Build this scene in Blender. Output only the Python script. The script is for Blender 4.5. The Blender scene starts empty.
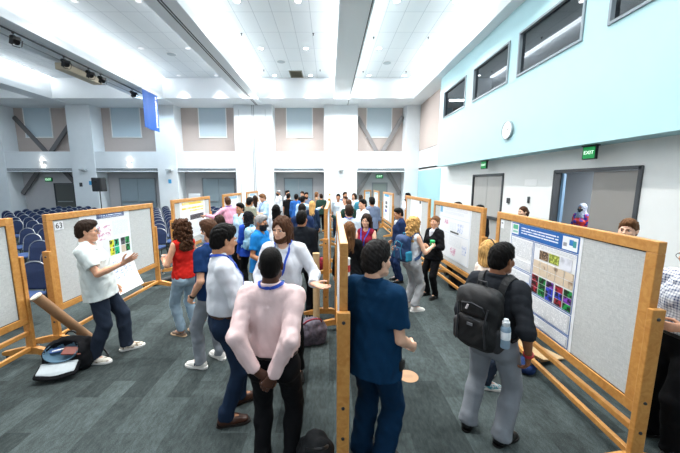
import bpy, bmesh, math, random
import numpy as np
from mathutils import Vector, Matrix
PI = math.pi
SC = bpy.context.scene
COL = SC.collection
RNG = random.Random(7)

# ------------------------------------------------------------------ materials
def new_mat(name):
    m = bpy.data.materials.new(name); m.use_nodes = True
    nt = m.node_tree
    return m, nt, nt.nodes['Principled BSDF']

def hexc(c):
    if isinstance(c, str):
        c = c.lstrip('#'); v = [int(c[i:i+2], 16)/255 for i in (0, 2, 4)]
        v = [x/12.92 if x <= .04045 else ((x+.055)/1.055)**2.4 for x in v]
        return (*v, 1)
    return (*c[:3], 1)

_mats = {}
def mat(name, color, rough=.6, metal=0, spec=.5, var=.0, scale=20, stretch=(1,1,1), bump=0., bscale=60, emit=None, estr=0, sheen=0, coat=0):
    """principled material with a noise colour variation and a noise bump"""
    key = name
    if key in _mats: return _mats[key]
    m, nt, b = new_mat(name)
    c = hexc(color)
    b.inputs['Base Color'].default_value = c
    b.inputs['Roughness'].default_value = rough
    b.inputs['Metallic'].default_value = metal
    b.inputs['Specular IOR Level'].default_value = spec
    if sheen: b.inputs['Sheen Weight'].default_value = sheen
    if coat: b.inputs['Coat Weight'].default_value = coat
    if emit:
        b.inputs['Emission Color'].default_value = hexc(emit); b.inputs['Emission Strength'].default_value = estr
    if var or bump:
        tc = nt.nodes.new('ShaderNodeTexCoord'); mp = nt.nodes.new('ShaderNodeMapping')
        mp.inputs['Scale'].default_value = stretch
        nt.links.new(tc.outputs['Object'], mp.inputs[0])
    if var:
        n = nt.nodes.new('ShaderNodeTexNoise'); n.inputs['Scale'].default_value = scale; n.inputs['Detail'].default_value = 5
        nt.links.new(mp.outputs[0], n.inputs['Vector'])
        r = nt.nodes.new('ShaderNodeValToRGB')
        r.color_ramp.elements[0].position = .3; r.color_ramp.elements[1].position = .7
        r.color_ramp.elements[0].color = (*[max(0, x*(1-var)) for x in c[:3]], 1)
        r.color_ramp.elements[1].color = (*[min(1, x*(1+var)) for x in c[:3]], 1)
        nt.links.new(n.outputs[0], r.inputs[0]); nt.links.new(r.outputs[0], b.inputs['Base Color'])
    if bump:
        n2 = nt.nodes.new('ShaderNodeTexNoise'); n2.inputs['Scale'].default_value = bscale; n2.inputs['Detail'].default_value = 4
        nt.links.new(mp.outputs[0], n2.inputs['Vector'])
        bp = nt.nodes.new('ShaderNodeBump'); bp.inputs['Strength'].default_value = bump; bp.inputs['Distance'].default_value = .02
        nt.links.new(n2.outputs[0], bp.inputs['Height']); nt.links.new(bp.outputs[0], b.inputs['Normal'])
    _mats[key] = m
    return m

def cloth(name, color, var=.07, bump=.12, rough=.85):
    return mat('cloth_'+name, color, rough, var=var, scale=9, bump=bump, bscale=45, spec=.12)

# ------------------------------------------------------------------ objects
def link(o, parent=None):
    COL.objects.link(o)
    if parent: o.parent = parent
    return o

def mesh_obj(name, verts, faces, mats, parent=None, fmat=None, smooth=False, loc=None):
    me = bpy.data.meshes.new(name)
    me.from_pydata([tuple(v) for v in verts], [], [tuple(int(i) for i in f) for f in faces])
    if not isinstance(mats, (list, tuple)): mats = [mats]
    for m in mats: me.materials.append(m)
    if fmat is not None: me.polygons.foreach_set('material_index', np.asarray(fmat, dtype=np.int32))
    if smooth: me.polygons.foreach_set('use_smooth', np.ones(len(me.polygons), dtype=bool))
    me.update()
    o = bpy.data.objects.new(name, me)
    if loc is not None: o.location = loc
    return link(o, parent)

def empty(name, loc=(0,0,0), rz=0):
    o = bpy.data.objects.new(name, None); o.empty_display_size = .1
    o.location = loc; o.rotation_euler = (0,0,rz)
    return link(o)

def tag(o, label=None, cat=None, group=None, kind=None):
    if label: o['label'] = label
    if cat: o['category'] = cat
    if group: o['group'] = group
    if kind: o['kind'] = kind
    return o

def struct(o, label=None):
    o['kind'] = 'structure'
    if label: o['label'] = label
    return o

class MB:
    """bmesh collector: boxes, bars, tubes, lathes"""
    def __init__(s): s.v = []; s.f = []; s.m = []
    def add(s, vs, fs, mi=0):
        k = len(s.v); s.v += [Vector(v) for v in vs]; s.f += [tuple(i+k for i in f) for f in fs]; s.m += [mi]*len(fs)
    def box(s, c, h, R=None, mi=0):
        """centre, half sizes"""
        vs = []
        for x in (-1,1):
            for y in (-1,1):
                for z in (-1,1):
                    v = Vector((x*h[0], y*h[1], z*h[2]))
                    if R is not None: v = R @ v
                    vs.append(v+Vector(c))
        s.add(vs, [(0,1,3,2),(4,6,7,5),(0,4,5,1),(2,3,7,6),(0,2,6,4),(1,5,7,3)], mi)
    def bx(s, x0, x1, y0, y1, z0, z1, mi=0):
        s.box(((x0+x1)/2,(y0+y1)/2,(z0+z1)/2), (abs(x1-x0)/2,abs(y1-y0)/2,abs(z1-z0)/2), None, mi)
    def bbox(s, x0, x1, y0, y1, z0, z1, b=.006, mi=0):
        """bevelled box"""
        bm = bmesh.new(); bmesh.ops.create_cube(bm, size=1)
        for v in bm.verts:
            v.co = Vector(((x0+x1)/2+v.co.x*(x1-x0), (y0+y1)/2+v.co.y*(y1-y0), (z0+z1)/2+v.co.z*(z1-z0)))
        bmesh.ops.bevel(bm, geom=bm.edges[:], offset=b, segments=2, affect='EDGES', profile=.5)
        s.add([v.co.copy() for v in bm.verts], [tuple(v.index for v in f.verts) for f in bm.faces], mi); bm.free()
    def bar(s, a, b, w, h, up=(0,0,1), mi=0):
        a = Vector(a); b = Vector(b); d = (b-a); L = d.length; d.normalize()
        u = Vector(up); sd = d.cross(u)
        if sd.length < 1e-5: sd = d.cross(Vector((0,1,0)))
        sd.normalize(); u = sd.cross(d)
        R = Matrix((sd, d, u)).transposed()
        s.box((a+b)/2, (w/2, L/2, h/2), R, mi)
    def tube(s, pts, r, n=8, mi=0, caps=True, closed=False):
        pts = [Vector(p) for p in pts]; N = len(pts)
        rs = r if isinstance(r, (list, tuple)) else [r]*N
        vs = []; prev = None
        for i, p in enumerate(pts):
            if closed: d = pts[(i+1) % N]-pts[i-1]
            else: d = pts[min(i+1, N-1)]-pts[max(i-1, 0)]
            d.normalize()
            if prev is None:
                u = d.orthogonal().normalized()
            else:
                u = prev - d*prev.dot(d); u.normalize()
            prev = u; w = d.cross(u)
            for k in range(n):
                a = 2*PI*k/n; vs.append(p+(u*math.cos(a)+w*math.sin(a))*rs[i])
        fs = []
        M = N if closed else N-1
        for i in range(M):
            j = (i+1) % N
            for k in range(n):
                fs.append((i*n+k, i*n+(k+1)%n, j*n+(k+1)%n, j*n+k))
        if caps and not closed:
            fs.append(tuple(range(n-1,-1,-1))); fs.append(tuple((N-1)*n+k for k in range(n)))
        s.add(vs, fs, mi)
    def cyl(s, a, b, r, n=16, mi=0, r2=None):
        s.tube([a, b], [r, r if r2 is None else r2], n, mi)
    def lathe(s, prof, c=(0,0,0), n=20, R=None, mi=0, cap=True):
        """prof: (radius, z) list"""
        vs = []
        for (r, z) in prof:
            for k in range(n):
                a = 2*PI*k/n; v = Vector((r*math.cos(a), r*math.sin(a), z))
                if R is not None: v = R @ v
                vs.append(v+Vector(c))
        fs = []
        for i in range(len(prof)-1):
            for k in range(n): fs.append((i*n+k, i*n+(k+1)%n, (i+1)*n+(k+1)%n, (i+1)*n+k))
        if cap and prof[0][0] > 1e-5: fs.append(tuple(range(n-1,-1,-1)))
        if cap and prof[-1][0] > 1e-5: fs.append(tuple((len(prof)-1)*n+k for k in range(n)))
        s.add(vs, fs, mi)
    def prism(s, poly, axis, a0, a1, mi=0):
        """poly of 2-D points extruded along 'x','y' or 'z'"""
        n = len(poly); vs = []
        for a in (a0, a1):
            for (p, q) in poly:
                vs.append({'x':(a,p,q),'y':(p,a,q),'z':(p,q,a)}[axis])
        fs = [tuple(range(n-1,-1,-1)), tuple(range(n,2*n))]
        for k in range(n): fs.append((k,(k+1)%n,n+(k+1)%n,n+k))
        s.add(vs, fs, mi)
    def build(s, name, mats, parent=None, smooth=False, loc=None, M=None):
        v = s.v if M is None else [M @ p for p in s.v]
        o = mesh_obj(name, v, s.f, mats, parent, s.m, smooth, loc)
        bm = bmesh.new(); bm.from_mesh(o.data); bmesh.ops.recalc_face_normals(bm, faces=bm.faces[:]); bm.to_mesh(o.data); bm.free()
        if smooth:
            try: o.data.set_sharp_from_angle(angle=math.radians(40))
            except Exception: pass
        return o

def bez(p0, p1, p2, p3, n=12):
    p0, p1, p2, p3 = map(Vector, (p0,p1,p2,p3))
    return [p0*(1-t)**3+p1*3*t*(1-t)**2+p2*3*t*t*(1-t)+p3*t**3 for t in [i/n for i in range(n+1)]]

# ------------------------------------------------------------------ signed distance fields
A = lambda *v: np.array(v, dtype=np.float64)
class SDF:
    def __init__(s, lo, hi, h):
        s.lo = np.array(lo, float); s.h = h
        s.n = np.maximum(np.ceil((np.array(hi, float)-s.lo)/h).astype(int)+1, 3)
        s.ax = [s.lo[i]+h*np.arange(s.n[i]) for i in range(3)]
        s.D = np.full(s.n, .6)
    def sub(s, lo, hi):
        i0 = np.clip(np.floor((np.array(lo)-s.lo)/s.h).astype(int), 0, s.n-1)
        i1 = np.clip(np.ceil((np.array(hi)-s.lo)/s.h).astype(int)+1, 1, s.n)
        sl = tuple(slice(a, max(b, a+1)) for a, b in zip(i0, i1))
        P = (s.ax[0][sl[0]][:,None,None], s.ax[1][sl[1]][None,:,None], s.ax[2][sl[2]][None,None,:])
        return sl, P
    def _u(s, lo, hi, fn, k, op='u'):
        m = k+2.5*s.h+.01
        sl, P = s.sub(np.array(lo)-m, np.array(hi)+m)
        d = fn(P); a = s.D[sl]
        if op == 'u':
            if k > 0:
                hh = np.maximum(k-np.abs(a-d), 0)/k
                s.D[sl] = np.minimum(a, d)-hh*hh*k*.25
            else: s.D[sl] = np.minimum(a, d)
        else:
            d = -d
            if k > 0:
                hh = np.maximum(k-np.abs(a-d), 0)/k
                s.D[sl] = np.maximum(a, d)+hh*hh*k*.25
            else: s.D[sl] = np.maximum(a, d)
    def cone(s, a, b, ra, rb, k=.02, op='u'):
        a = np.array(a, float); b = np.array(b, float); ba = b-a; L2 = max(ba@ba, 1e-9); R = max(ra, rb)
        def fn(P):
            x, y, z = P[0]-a[0], P[1]-a[1], P[2]-a[2]
            t = np.clip((x*ba[0]+y*ba[1]+z*ba[2])/L2, 0, 1)
            return np.sqrt((x-t*ba[0])**2+(y-t*ba[1])**2+(z-t*ba[2])**2)-(ra+(rb-ra)*t)
        s._u(np.minimum(a, b)-R, np.maximum(a, b)+R, fn, k, op)
    def econe(s, a, b, ra, rb, xd, k=.03, op='u'):
        """capsule with an elliptical section: ra,rb=(rx,ry); xd = direction of rx"""
        a = np.array(a, float); b = np.array(b, float); ba = b-a; L2 = max(ba@ba, 1e-9); L = math.sqrt(L2); w = ba/L
        xd = np.array(xd, float); xd = xd-w*(xd@w); xd /= np.linalg.norm(xd); yd = np.cross(w, xd)
        R = max(*ra, *rb)
        def fn(P):
            x, y, z = P[0]-a[0], P[1]-a[1], P[2]-a[2]
            l = x*w[0]+y*w[1]+z*w[2]; t = np.clip(l/L, 0, 1); e = l-t*L
            rx = ra[0]+(rb[0]-ra[0])*t; ry = ra[1]+(rb[1]-ra[1])*t; m = np.minimum(rx, ry)
            u = (x*xd[0]+y*xd[1]+z*xd[2])/rx; v = (x*yd[0]+y*yd[1]+z*yd[2])/ry
            q = np.sqrt(u*u+v*v+(e/m)**2)
            g = np.sqrt((u/rx)**2+(v/ry)**2+(e/m/m)**2)+1e-6
            return q*(q-1)/g
        s._u(np.minimum(a, b)-R, np.maximum(a, b)+R, fn, k, op)
    def ell(s, c, r, R=None, k=.02, op='u'):
        c = np.array(c, float); r = np.array(r, float); R = np.eye(3) if R is None else np.array(R, float)
        m = r.max()
        def fn(P):
            x, y, z = P[0]-c[0], P[1]-c[1], P[2]-c[2]
            q = [(x*R[0,i]+y*R[1,i]+z*R[2,i])/r[i] for i in range(3)]
            k0 = np.sqrt(q[0]**2+q[1]**2+q[2]**2); k1 = np.sqrt((q[0]/r[0])**2+(q[1]/r[1])**2+(q[2]/r[2])**2)+1e-6
            return k0*(k0-1)/k1
        s._u(c-m, c+m, fn, k, op)
    def rbox(s, c, hf, rad, R=None, k=.02, op='u'):
        c = np.array(c, float); hf = np.array(hf, float); R = np.eye(3) if R is None else np.array(R, float)
        m = np.linalg.norm(hf)
        def fn(P):
            x, y, z = P[0]-c[0], P[1]-c[1], P[2]-c[2]
            q = [np.abs(x*R[0,i]+y*R[1,i]+z*R[2,i])-(hf[i]-rad) for i in range(3)]
            o = np.sqrt(sum(np.maximum(v, 0)**2 for v in q))
            return o+np.minimum(np.maximum(np.maximum(q[0], q[1]), q[2]), 0)-rad
        s._u(c-m, c+m, fn, k, op)
    def plane(s, p, n, k=0):
        """remove the side the normal points to"""
        n = np.array(n, float); n /= np.linalg.norm(n); p = np.array(p, float)
        d = (s.ax[0][:,None,None]-p[0])*n[0]+(s.ax[1][None,:,None]-p[1])*n[1]+(s.ax[2][None,None,:]-p[2])*n[2]
        if k > 0:
            hh = np.maximum(k-np.abs(s.D-d), 0)/k
            s.D = np.maximum(s.D, d)+hh*hh*k*.25
        else: s.D = np.maximum(s.D, d)
    def planecut_near(s, p, n, rad):
        """remove the normal's side only within rad of p"""
        p = np.array(p, float); n = np.array(n, float); n /= np.linalg.norm(n)
        sl, P = s.sub(p-rad, p+rad)
        x, y, z = P[0]-p[0], P[1]-p[1], P[2]-p[2]
        d = x*n[0]+y*n[1]+z*n[2]
        r = np.sqrt(x*x+y*y+z*z)-rad
        s.D[sl] = np.maximum(s.D[sl], -np.maximum(-d, r))
    def noise(s, amp, waves, ridged=False, mask=None):
        X, Y, Z = s.ax[0][:,None,None], s.ax[1][None,:,None], s.ax[2][None,None,:]
        near = np.abs(s.D) < .05
        out = 0
        for (kx, ky, kz, ph, w) in waves:
            warp = .9*np.sin(kx*.45*Y+kz*.3*Z+ph*2)+.7*np.sin(ky*.5*X-kz*.2*Z+ph*3)
            v = np.sin(kx*X+ky*Y+kz*Z+ph+warp)
            if ridged: v = 1-2*np.abs(v)
            out = out+w*v
        s.D = s.D+np.where(near, amp*out, 0)
    def mesh(s):
        return surface_nets(s.D, s.lo, s.h)

def surface_nets(D, lo, h):
    S = D < 0
    n = np.array(D.shape)
    c = [S[i:n[0]-1+i, j:n[1]-1+j, k:n[2]-1+k] for i in (0,1) for j in (0,1) for k in (0,1)]
    cnt = sum(a.astype(np.int8) for a in c)
    act = (cnt > 0) & (cnt < 8)
    idx = np.full(act.shape, -1, np.int64)
    cells = np.argwhere(act)
    if len(cells) == 0: return np.zeros((0,3)), np.zeros((0,4), int)
    idx[act] = np.arange(len(cells))
    acc = np.zeros((len(cells), 3)); num = np.zeros(len(cells))
    offs = [(i,j,k) for i in (0,1) for j in (0,1) for k in (0,1)]
    val = {o: D[cells[:,0]+o[0], cells[:,1]+o[1], cells[:,2]+o[2]] for o in offs}
    for o in offs:
        for ax in range(3):
            if o[ax]: continue
            o2 = list(o); o2[ax] = 1; o2 = tuple(o2)
            a, b = val[o], val[o2]
            x = (a < 0) != (b < 0)
            t = np.where(x, a/np.where(x, a-b, 1), 0)
            p = np.array(o, float)[None,:].repeat(len(cells), 0); p[:,ax] += t
            acc += np.where(x[:,None], p, 0); num += x
    V = (cells+acc/num[:,None])*h+np.array(lo)
    F = []
    for ax in range(3):
        u, v = [(1,2),(2,0),(0,1)][ax]
        sl0 = [slice(None)]*3; sl1 = [slice(None)]*3
        sl0[ax] = slice(0, n[ax]-1); sl1[ax] = slice(1, n[ax])
        for q in (u, v):
            sl0[q] = slice(1, n[q]-1); sl1[q] = slice(1, n[q]-1)
        a, b = S[tuple(sl0)], S[tuple(sl1)]
        e = np.argwhere(a != b)
        if len(e) == 0: continue
        inside = a[e[:,0], e[:,1], e[:,2]]
        base = e.copy(); base[:,u] += 1; base[:,v] += 1
        def cid(du, dv):
            q = base.copy(); q[:,u] -= du; q[:,v] -= dv
            return idx[q[:,0], q[:,1], q[:,2]]
        quad = np.stack([cid(1,1), cid(0,1), cid(0,0), cid(1,0)], 1)
        quad[~inside] = quad[~inside][:, ::-1]
        F.append(quad)
    return V, np.concatenate(F)

def field_at(s, p):
    """trilinear distance and gradient at a point"""
    q = (np.array(p)-s.lo)/s.h; i = np.clip(np.floor(q).astype(int), 0, s.n-2); f = np.clip(q-i, 0, 1)
    c = s.D[i[0]:i[0]+2, i[1]:i[1]+2, i[2]:i[2]+2]
    d = 0
    for a in (0,1):
        for b in (0,1):
            for e in (0,1):
                d += c[a,b,e]*(f[0] if a else 1-f[0])*(f[1] if b else 1-f[1])*(f[2] if e else 1-f[2])
    g = np.array([(c[1]-c[0]).mean(), (c[:,1]-c[:,0]).mean(), (c[:,:,1]-c[:,:,0]).mean()])
    L = np.linalg.norm(g)
    return d, g/L if L > 1e-9 else np.array([0,0,1.])

def snap(s, p, off=.004, it=5):
    p = np.array(p, float); g = None
    for _ in range(it):
        d, g = field_at(s, p); p = p-g*(d-off)*.8
    return p, g

def ribbon(path, normals, w, th=.003):
    """flat strip along a path; normals point away from the cloth"""
    vs = []; fs = []; N = len(path)
    for i in range(N):
        d = np.array(path[min(i+1, N-1)])-np.array(path[max(i-1, 0)]); d = d/(np.linalg.norm(d)+1e-9)
        nn = np.array(normals[i]); sd = np.cross(d, nn); sd = sd/(np.linalg.norm(sd)+1e-9)
        p = np.array(path[i])
        for (a, b) in ((-1,0),(1,0),(1,1),(-1,1)): vs.append(p+sd*a*w/2+nn*b*th)
    for i in range(N-1):
        for k in range(4): fs.append((i*4+k, i*4+(k+1)%4, (i+1)*4+(k+1)%4, (i+1)*4+k))
    fs.append((3,2,1,0)); fs.append(tuple((N-1)*4+k for k in range(4)))
    return vs, fs
# ------------------------------------------------------------------ people
def Rx(a): a = math.radians(a); return np.array([[1,0,0],[0,math.cos(a),-math.sin(a)],[0,math.sin(a),math.cos(a)]])
def Ry(a): a = math.radians(a); return np.array([[math.cos(a),0,math.sin(a)],[0,1,0],[-math.sin(a),0,math.cos(a)]])
def Rz(a): a = math.radians(a); return np.array([[math.cos(a),-math.sin(a),0],[math.sin(a),math.cos(a),0],[0,0,1]])

def unit(v):
    v = np.array(v, float); return v/(np.linalg.norm(v)+1e-9)

def waves(seed, n, f0, f1, zs=1.0):
    r = random.Random(seed); W = []
    for i in range(n):
        f = r.uniform(f0, f1); a = r.uniform(0, 2*PI); b = r.uniform(-1, 1)
        W.append((f*math.cos(a), f*math.sin(a), f*b*zs, r.uniform(0, 6.28), 1/math.sqrt(n)))
    return W

def sphere_geo(c, r, n=10, front=None):
    """uv sphere whose pole looks along -y; returns verts, faces, 1 on the iris"""
    vs = []; fs = []; mi = []
    m = 8
    for i in range(m+1):
        th = PI*i/m
        for k in range(n):
            a = 2*PI*k/n
            vs.append((c[0]+r*math.sin(th)*math.cos(a), c[1]-r*math.cos(th), c[2]+r*math.sin(th)*math.sin(a)))
    for i in range(m):
        for k in range(n):
            fs.append((i*n+k, (i+1)*n+k, (i+1)*n+(k+1)%n, i*n+(k+1)%n)); mi.append(2 if i < 2 else 1)
    return vs, fs, mi

_headc = {}
def head_geo(h, fem, full=True):
    key = (round(h, 4), fem)
    if key in _headc: return _headc[key]
    s = SDF((-.11,-.15,-.2), (.11,.13,.14), h)
    w = .95 if fem else 1.0
    s.ell((0,.012,.022), (.076*w,.096,.097), k=0)
    s.ell((0,-.03,-.045), (.060*w,.062,.078), k=.03)
    s.ell((0,-.066,-.088), (.030*w,.030,.028), k=.03)
    if not fem:
        for x in (-1,1): s.cone((x*.052,-.01,-.07), (x*.02,-.07,-.1), .018, .016, k=.03)
    for x in (-1,1):
        s.ell((x*.045,-.062,-.028), (.022,.02,.022), k=.025)             # cheek
        s.ell((x*.030,-.090,.004), (.017,.016,.011), k=.012, op='s')      # socket
        s.ell((x*.030,-.083,.021), (.022,.014,.008), k=.012)              # brow
        s.ell((x*.079*w,.012,-.008), (.009,.019,.031), Rz(x*-25)@Rx(-8), k=.006)   # ear
        s.ell((x*.085*w,.005,-.004), (.006,.009,.016), Rz(x*-25), k=.004, op='s')
    s.cone((0,-.090,.012), (0,-.112,-.026), .0075, .0125, k=.012)          # nose
    for x in (-1,1): s.ell((x*.012,-.099,-.029), (.009,.011,.008), k=.008)
    s.ell((0,-.0875,-.0575), (.024,.012,.0065), k=.006)                    # lips
    s.ell((0,-.086,-.069), (.021,.012,.0075), k=.006)
    s.ell((0,-.1,-.063), (.024,.008,.0015), k=.004, op='s')
    s.cone((0,.025,-.06), (0,.03,-.2), .056*w, .056*w, k=.03)              # neck
    V, F = s.mesh()
    c = V[F].mean(1)
    fm = np.where((np.abs(c[:,0]) < .025) & (c[:,1] < -.083) & (np.abs(c[:,2]+.063) < .0125), 4, 0)
    V = list(map(tuple, V)); F = [tuple(f) for f in F]; fm = list(fm)
    if full:
        for x in (-1,1):
            a, b, m = sphere_geo((x*.030,-.0775,.003), .0118)
            k = len(V); V += a; F += [tuple(i+k for i in f) for f in b]; fm += m
            mb = MB()
            pts = [(x*.012,-.0995,.0235), (x*.028,-.102,.027), (x*.047,-.086,.020)]
            mb.tube(pts, [.0035,.004,.002], 6)
            k = len(V); V += [tuple(v) for v in mb.v]; F += [tuple(i+k for i in f) for f in mb.f]; fm += [3]*len(mb.f)
    _headc[key] = (np.array(V), F, fm, s)
    return _headc[key]

_handc = {}
def hand_geo(pose, side, h):
    """fingers along +x, palm towards -z, thumb towards +y for the right hand"""
    key = (pose, side, round(h, 4))
    if key in _handc: return _handc[key]
    s = SDF((-.05,-.11,-.13), (.22,.11,.07), h)
    s.econe((-.03,0,0), (.0,0,0), (.026,.022), (.027,.020), (0,1,0), k=0)
    s.econe((.0,0,0), (.075,.0,0), (.028,.017), (.037,.014), (0,1,0), k=.02)
    curl = {'relaxed':(18,28,18), 'open':(3,5,4), 'grip':(62,80,45), 'hold':(35,45,30), 'point':(60,85,50)}[pose]
    L = [(.043,.027,.020), (.048,.031,.021), (.044,.029,.020), (.034,.021,.018)]
    Y = [.027,.009,-.010,-.027]; X0 = [.080,.084,.080,.072]
    for i in range(4):
        p = np.array([X0[i]-.01, Y[i], .0]); a = 0
        fan = (1.5-i)*(5 if pose == 'open' else 2)
        for j in range(3):
            c = curl[j]
            if pose == 'point' and i == 0: c = 4
            if pose == 'relaxed': c += i*4
            a += c
            d = np.array([math.cos(math.radians(a)), math.sin(math.radians(fan))*math.cos(math.radians(a)), -math.sin(math.radians(a))]); d /= np.linalg.norm(d)
            ll = L[i][j]+(.012 if j == 0 else 0); q = p+d*ll
            r0 = [.0092,.0083,.0078][j]*(.9 if i == 3 else 1); r1 = [.0086,.0078,.0070][j]*(.9 if i == 3 else 1)
            s.cone(p, q, r0, r1, k=.004 if j else .008); p = q
    t0 = np.array([.018,.024,-.006])
    if pose in ('grip', 'hold', 'point'): td = [(.6,.55,-.58), (.85,.0,-.5), (.85,-.35,-.35)]
    elif pose == 'open': td = [(.62,.75,-.2), (.85,.5,-.1), (.95,.25,-.1)]
    else: td = [(.72,.58,-.35), (.9,.25,-.3), (.95,.05,-.25)]
    p = t0; rr = [.0145,.0105,.0095,.0082]
    for j, ll in enumerate((.042,.032,.026)):
        q = p+unit(td[j])*ll; s.cone(p, q, rr[j], rr[j+1], k=.008 if j == 0 else .004); p = q
    V, F = s.mesh()
    if side < 0:
        V = V*np.array([1,-1,1]); F = F[:, ::-1]
    _handc[key] = (V, F)
    return _handc[key]

def shoe_geo(kind, h):
    key = ('shoe', kind, round(h, 4))
    if key in _handc: return _handc[key]
    s = SDF((-.08,-.25,-.01), (.08,.1,.18), h)
    if kind == 'flat':
        s.econe((0,.035,.03), (0,-.06,.028), (.034,.030), (.040,.024), (1,0,0), k=0)
        s.econe((0,-.06,.028), (-.0,-.165,.026), (.042,.024), (.030,.018), (1,0,0), k=.02)
        s.ell((0,-.02,.07), (.034,.085,.035), k=.006, op='s')
    else:
        hi = .115 if kind == 'boot' else .095
        s.econe((0,.032,.045), (0,-.07,.042), (.038,.042), (.046,.038), (1,0,0), k=0)
        s.econe((0,-.07,.04), (0,-.17,.034), (.048,.036), (.036,.024), (1,0,0), k=.02)
        s.cone((0,.018,.05), (0,.015,hi), .043, .044, k=.025)
        s.cone((0,-.01,.085), (0,-.10,.055), .030, .030, k=.03)
        s.plane((0,0,hi+.004), (0,-.25,1))
        s.ell((0,.012,hi+.02), (.036,.042,.03), k=.004, op='s')
    s.plane((0,0,.016), (0,0,-1))
    V, F = s.mesh()
    _handc[key] = (V, F); return _handc[key]

def sole_mb(kind):
    pts = []
    for (x, y) in [(0,.084),(.022,.078),(.038,.055),(.042,.02),(.040,-.03),(.046,-.08),(.050,-.12),(.047,-.16),(.036,-.19),(.016,-.209),(0,-.213)]:
        pts.append((x, y))
    pts = pts+[(-x, y) for x, y in pts[-2:0:-1]]
    t = {'sneaker':.030, 'flat':.014}.get(kind, .020)
    mb = MB(); n = len(pts)
    prof = [(0,.97),(.004,1.0),(t-.004,1.0),(t,.965)]
    vs = []
    for z, k in prof: vs += [(x*k, (y+.06)*k-.06, z) for x, y in pts]
    fs = []
    for i in range(3):
        for k in range(n): fs.append((i*n+k, (i+1)*n+k, (i+1)*n+(k+1)%n, i*n+(k+1)%n))
    fs.append(tuple(range(n))); fs.append(tuple(3*n+k for k in range(n-1,-1,-1)))
    mb.add(vs, fs)
    if kind in ('dress', 'boot'): mb.prism([(x, y) for x, y in pts if y > .02 or y > .015], 'z', 0, t)
    return mb

def ik(S, W, l1, l2, hint):
    S = np.array(S, float); W = np.array(W, float); d = W-S; L = np.linalg.norm(d); mx = (l1+l2)*.995
    if L > mx: d *= mx/L; L = mx; W = S+d
    w = d/L; a = (l1*l1-l2*l2+L*L)/(2*L); hgt = math.sqrt(max(l1*l1-a*a, 0))
    h = np.array(hint, float); h = h-w*(h@w); h = unit(h)
    return S+w*a+h*hgt, W

SKIN = {'light':'#d9a384', 'fair':'#e3b498', 'tan':'#b67f5c', 'olive':'#c48f6c', 'brown':'#8a5a3e', 'dark':'#4f3022'}
HAIR = {'black':'#0d0b0a', 'dark':'#2a1d15', 'brown':'#4a3020', 'lightbrown':'#6b4a30', 'blonde':'#c79c60', 'grey':'#8f8f8f', 'darkgrey':'#1e1c1c'}
def skin_mat(k): return mat('skin_'+k, SKIN[k], .5, var=.06, scale=30, bump=.06, bscale=160, spec=.4)
def hair_mat(k): return mat('hair_'+k, HAIR[k], .62, var=.35, scale=60, stretch=(1,1,.15), bump=.3, bscale=110, spec=.12)
BLACKP = lambda: mat('black_plastic', '#151515', .4)

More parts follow.
